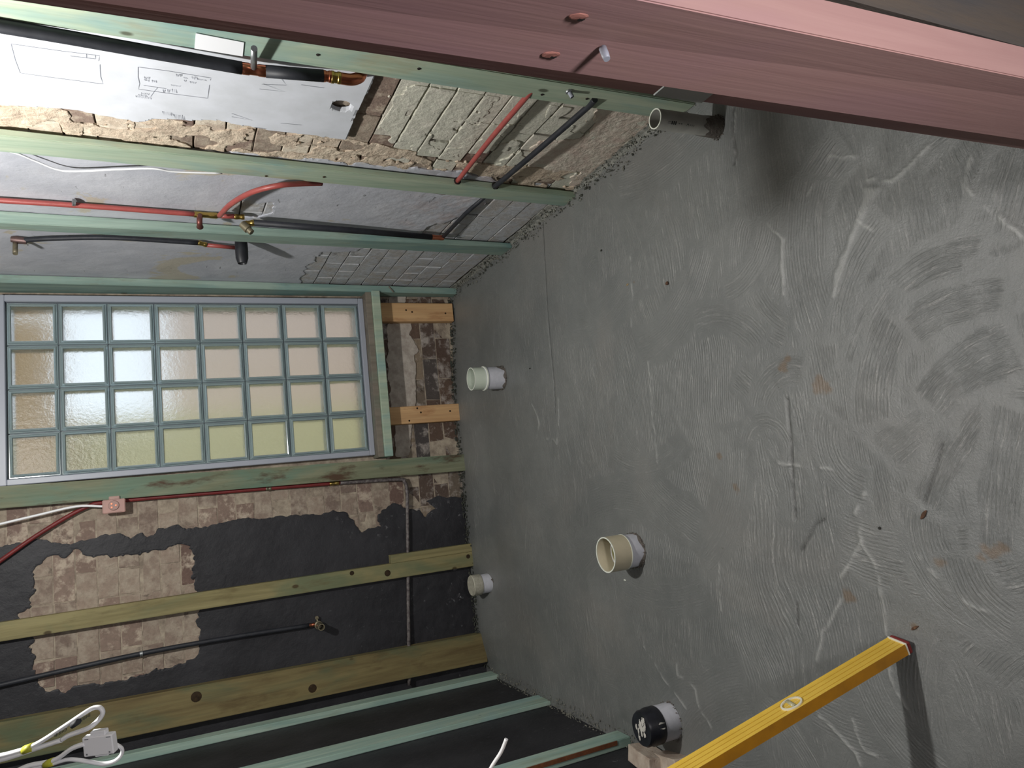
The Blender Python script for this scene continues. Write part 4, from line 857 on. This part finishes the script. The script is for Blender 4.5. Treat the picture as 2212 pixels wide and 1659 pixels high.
# ================================================================== HANGING CABLES, LOWER LEFT OF THE PICTURE
D = 1.12
cp = lambda u, v, d=0: atD(u, v, D + d)
def cable_thing(label, paths, r, mats, name='hanging_cable'):
    O = paths[0][0]; e = empty(name, tuple(O), label, 'cable')
    for k, (P, rr, mt) in enumerate(zip(paths, r, mats)): tube('cable_strand', [q - O for q in smooth_path(P, 7)], rr * .85, mt, e, 10, .62, up=(0, 1, 0))
    return e, O
e, O = cable_thing('looped white cable with yellow tape hanging before the wide plank', [[cp(-200, 1690), cp(-60, 1646), cp(20, 1628), cp(75, 1609), cp(130, 1575), cp(175, 1545), cp(200, 1530, .01), cp(216, 1529, .012), cp(222, 1540, .012), cp(212, 1556, .01), cp(190, 1573), cp(150, 1588), cp(135, 1597)],
                [cp(-200, 1701), cp(-60, 1657), cp(20, 1636), cp(80, 1616), cp(134, 1598)]], [.0068, .0068], [WHITEP, WHITEP])
tube('tape_wrap', [cp(53, 1620) - O, cp(72, 1613) - O], .0088, YTAPE, e, 14, .72, up=(0, 1, 0))
rd = random.Random(3)
for (u0, v0, u1, v1, dk) in [(118, 1592, 146, 1576, 0), (157, 1569, 170, 1560, 1), (174, 1558, 196, 1545, 0)]:
    a, b = cp(u0, v0 - 2, -.0075), cp(u1, v1 - 2, -.0075)
    if dk: tube('print_band', [a - O, b - O], .0072, INK, e, 8, .62, up=(0, 1, 0))
    else:
        bm = bmesh.new(); n__ = 9
        for k in range(n__):
            t0, t1 = k / n__, (k + .55) / n__; p0, p1 = a + (b - a) * t0 - O, a + (b - a) * t1 - O; up_ = -RM[1] * rd.uniform(.0014, .003)
            bm.faces.new([bm.verts.new(x) for x in (p0 - up_, p1 - up_, p1 + up_, p0 + up_)])
        link('cable_print', bm_mesh(bm, 'cable_print'), INK, e)
e, O = cable_thing('white cable with yellow tape feeding the square white connector', [[cp(-200, 1735), cp(0, 1678), cp(60, 1655), cp(100, 1647), cp(125, 1638), cp(155, 1617), cp(185, 1606)], [cp(-200, 1742), cp(0, 1684), cp(70, 1660), cp(110, 1651), cp(145, 1641), cp(170, 1642), cp(195, 1646), cp(222, 1650, .01), cp(246, 1645, .015), cp(261, 1632, .02), cp(264, 1618, .02), cp(252, 1609, .015), cp(240, 1608, .01)]], [.0068, .0052], [WHITEP, WHITEP])
tube('tape_wrap', [cp(99, 1651) - O, cp(116, 1645) - O], .0082, YTAPE, e, 14, .72, up=(0, 1, 0))
# square connector box facing the camera
cb = cp(214, 1609); Xd = RM[0] * math.cos(-.12) + RM[1] * math.sin(-.12); Yd = -(RM[1] * math.cos(-.12) - RM[0] * math.sin(-.12)); Zd = np.cross(Xd, Yd)
Mx = Matrix(((Xd[0], Yd[0], Zd[0], cb[0]), (Xd[1], Yd[1], Zd[1], cb[1]), (Xd[2], Yd[2], Zd[2], cb[2]), (0, 0, 0, 1)))
e = empty('cable_connector', (0, 0, 0), 'square white plastic cable connector box', 'connector'); e.matrix_world = Mx
bm = bmesh.new(); box_bm(bm, -.0235, .0235, -.0150, .0150, -.010, .004, .0015); link('housing', bm_mesh(bm, 'housing'), WHITEP, e)
bm = bmesh.new(); box_bm(bm, -.0115, .0120, .0145, .0215, -.010, .001, .001); link('upper_lug', bm_mesh(bm, 'upper_lug'), WHITEP, e)
bm = bmesh.new(); box_bm(bm, -.0095, .0115, -.0190, -.0145, -.008, -.001, .001); link('lower_lug', bm_mesh(bm, 'lower_lug'), WHITEP, e)
for x_, y_, a_, b_ in ((-.016, .0122, .0030, .0006), (.018, .0122, .0034, .0006), (-.018, -.011, .0012, .0012), (.0175, -.011, .0012, .0012)):
    bm = bmesh.new(); box_bm(bm, x_ - a_, x_ + a_, y_ - b_, y_ + b_, .0035, .0044); link('screw_mark', bm_mesh(bm, 'screw_mark'), simple('grey_mark', s2l((120, 124, 128)), .6), e)
tag(tube('loose_wire', smooth_path([atD(1030, 1720, 1.6), atD(1060, 1660, 1.6), atD(1082, 1625, 1.6), atD(1094, 1596, 1.6)], 6), .0042, WHITEP, n=8), 'loose white wire end near the left wall', 'wire')

# ================================================================== SMALL STUFF ON THE FLOOR
def pebble(label, u, v, sx, sy, sz, mat, name='pebble', cat='debris', rz=0.0):
    p = onZ(u, v, .0); bm = bmesh.new(); bmesh.ops.create_icosphere(bm, subdivisions=2, radius=1); rnd = random.Random(int(u))
    for v_ in bm.verts: k = rnd.uniform(.8, 1.15); v_.co = Vector((v_.co.x * sx * k, v_.co.y * sy * k, v_.co.z * sz * k))
    o = link(name, bm_mesh(bm, name), mat, None, (p[0], p[1], Hat(p[0], p[1]) + sz * .7)); o.rotation_euler = (0, 0, rz); return tag(o, label, cat)
BROWNB = simple('brown_bit', s2l((112, 84, 66)), .8, 0, .2, s2l((60, 46, 38)), None, 120); DARKB = simple('dark_bit', s2l((44, 44, 40)), .8)
pebble('brown splinter of wood lying near the level end', 1997, 1112, .0045, .013, .003, BROWNB, 'wood_splinter', 'splinter', .9)
pebble('brown pebble in the middle of the cement floor', 1443, 612, .006, .007, .005, BROWNB)
pebble('dark pebble nearest the right wall pipes', 1300, 541, .004, .006, .003, DARKB)
pebble('tan chip between the dark and brown pebbles', 1356, 615, .004, .008, .0015, simple('tan_bit', s2l((140, 124, 96)), .8), 'chip')
pebble('black speck near the front of the floor', 1901, 1141, .004, .004, .002, DARKB)
pebble('dark sliver next to the pale green socket pipe', 1145, 796, .003, .008, .002, DARKB, 'sliver')
pebble('grey brown sliver above the level end cap', 1977, 1356, .003, .012, .002, BROWNB, 'sliver', rz=.5)
pebble('white grain beside the cream pipe', 1350, 1253, .003, .007, .002, PVCRIM, 'grain')
def crumbs(name, pts, mat, lo, hi, seed):
    rnd = random.Random(seed); V = []; F = []
    base = bmesh.new(); bmesh.ops.create_icosphere(base, subdivisions=1, radius=1); bv = [v_.co.copy() for v_ in base.verts]; bf = [[v_.index for v_ in f.verts] for f in base.faces]; base.free()
    for (x_, y_, z_) in pts:
        r_ = rnd.uniform(lo, hi) * (1.8 if rnd.random() < .08 else 1); sx, sy, sz = rnd.uniform(.6, 1.5), rnd.uniform(.6, 1.6), rnd.uniform(.4, 1.1); k = len(V)
        for c in bv: j = rnd.uniform(.75, 1.25); V.append((x_ + c.x * r_ * sx * j, y_ + c.y * r_ * sy * j, z_ + c.z * r_ * sz * j))
        F += [[i + k for i in f] for f in bf]
    o = link(name, pydata(name, V, F), mat); o['kind'] = 'stuff'; return o
def edge_pts(n, fn): return [fn(random.random(), random.random()) for _ in range(n)]
o = crumbs('floor_edge_crumbs', edge_pts(800, lambda a, b: (1.122 - .05 * b * b * (1 + .5 * math.sin(a * 40)), 1.60 + 2.2 * a, .004 + .028 * (1 - b) ** 2)), RUBBLE, .0012, .0034, 1); o['label'] = 'cement crumbs along the right wall'; o['category'] = 'rubble'
o = crumbs('floor_edge_dirt', edge_pts(260, lambda a, b: (1.118 - .045 * b, 1.75 + 2.05 * a, .004 + .016 * (1 - b))), RUBBLE_D, .0014, .0038, 2); o['label'] = 'dark dirt along the right wall'; o['category'] = 'dirt'
o = crumbs('floor_corner_crumbs', edge_pts(650, lambda a, b: (-1.026 + .045 * b * b, 2.2 + 1.6 * a, .004 + .022 * (1 - b) ** 2)), RUBBLE, .0012, .0034, 3); o['label'] = 'crumbs along the left wall'; o['category'] = 'rubble'
o = crumbs('floor_back_crumbs', edge_pts(750, lambda a, b: (-1.0 + 2.1 * a, 3.845 - .05 * b * b, float(fz(-1.0 + 2.1 * a, 3.82)) + .004 + .012 * (1 - b))), RUBBLE_D, .002, .006, 4); o['label'] = 'dark crumbs along the back wall'; o['category'] = 'rubble'
# cement fillet hiding the slab edge at the right wall
def fil(a):
    return .022 * (fbm(np.array([a * 9.0]), np.array([.3]), 3, 71)[0])
V = []; F = []; n_ = 240
for k in range(n_ + 1):
    y_ = 1.56 + 2.29 * k / n_; w1 = .018 + fil(y_) * 1.2; h1 = .012 + fil(y_ + 3) * 1.6
    for q, (dx, dz) in enumerate([(w1, -.004), (w1 * .7, .004), (w1 * .35, h1 * .4), (.004, h1), (-.02, h1 * 1.1)]):
        V.append((1.126 - dx * .8 + random.uniform(-.0015, .0015), y_, dz * .8 + random.uniform(-.0010, .0010)))
for k in range(n_):
    for q in range(4): a = k * 5 + q; F.append((a, a + 5, a + 6, a + 1))
struct(link('trim_floor_fillet', pydata('trim_floor_fillet', V, F), SCREEDPLAIN))
# pale broken bricks at the foot of the left wall by the level
for k, (u, v, s_) in enumerate([(1385, 1650, 1.0), (1440, 1662, .9)]):
    p = onX(u, v, -1.0)
    o = bpy.data.objects.new('broken_brick', BH[k]); COL.objects.link(o); o.location = (-1.0, p[1] + .02, max(p[2] - .045, .02)); o.rotation_euler = (.1, .05, 1.5 + .2 * k); o.scale = (1.3, 1.6, 1.0)
    o.material_slots[0].link = 'OBJECT'; o.material_slots[0].material = simple('pale_broken_brick', s2l((196, 184, 170)), .9, 0, .2, s2l((164, 146, 132)), (.7, .005), 30)
    tag(o, ['pale broken brick at the foot of the left wall, beside last batten', 'second pale broken brick, nearer the yellow level'][k], 'brick')

# work lamp hanging from the ceiling (the bulb that lights the room)
e = empty('pendant_bulb', (.37, 1.75, 2.6), 'bare bulb hanging from the ceiling', 'lamp')
tube('flex', [(0, 0, 0), (0, 0, -.09)], .004, WHITEP, e, 8)
lathe('bulb_holder', [(0, -.08), (.018, -.08), (.020, -.12), (0, -.12)], WHITEP, e)

e = empty('hanging_shadow_box', (.493, 1.655, 2.6), 'added box hanging on a flex to cast the floor shadow', 'shadow caster')  # added out of view; blocks the bulb to make the soft dark floor patch
tube('flex', [(0, 0, 0), (0, 0, -.71)], .003, WHITEP, e, 6)
bm = bmesh.new(); box_bm(bm, -.066, .085, -.025, .025, -.77, -.71, .004); link('box_shell', bm_mesh(bm, 'box_shell'), WHITEP, e)

for o_ in (S1, S2, S3, S4): o_['group'] = 'treated pine studs along the right wall'
for o_ in (L1, L2, L3): o_['group'] = 'battens on the black left wall'
for o_ in (K1, K2): o_['group'] = 'short pine studs under the window'
for o_ in sc.objects:
    if o_.name.startswith('floor_waste_pipe'): o_['group'] = 'waste pipes rising from the cement floor'
    if o_.name.startswith('broken_brick'): o_['group'] = 'broken bricks at the foot of the left wall'
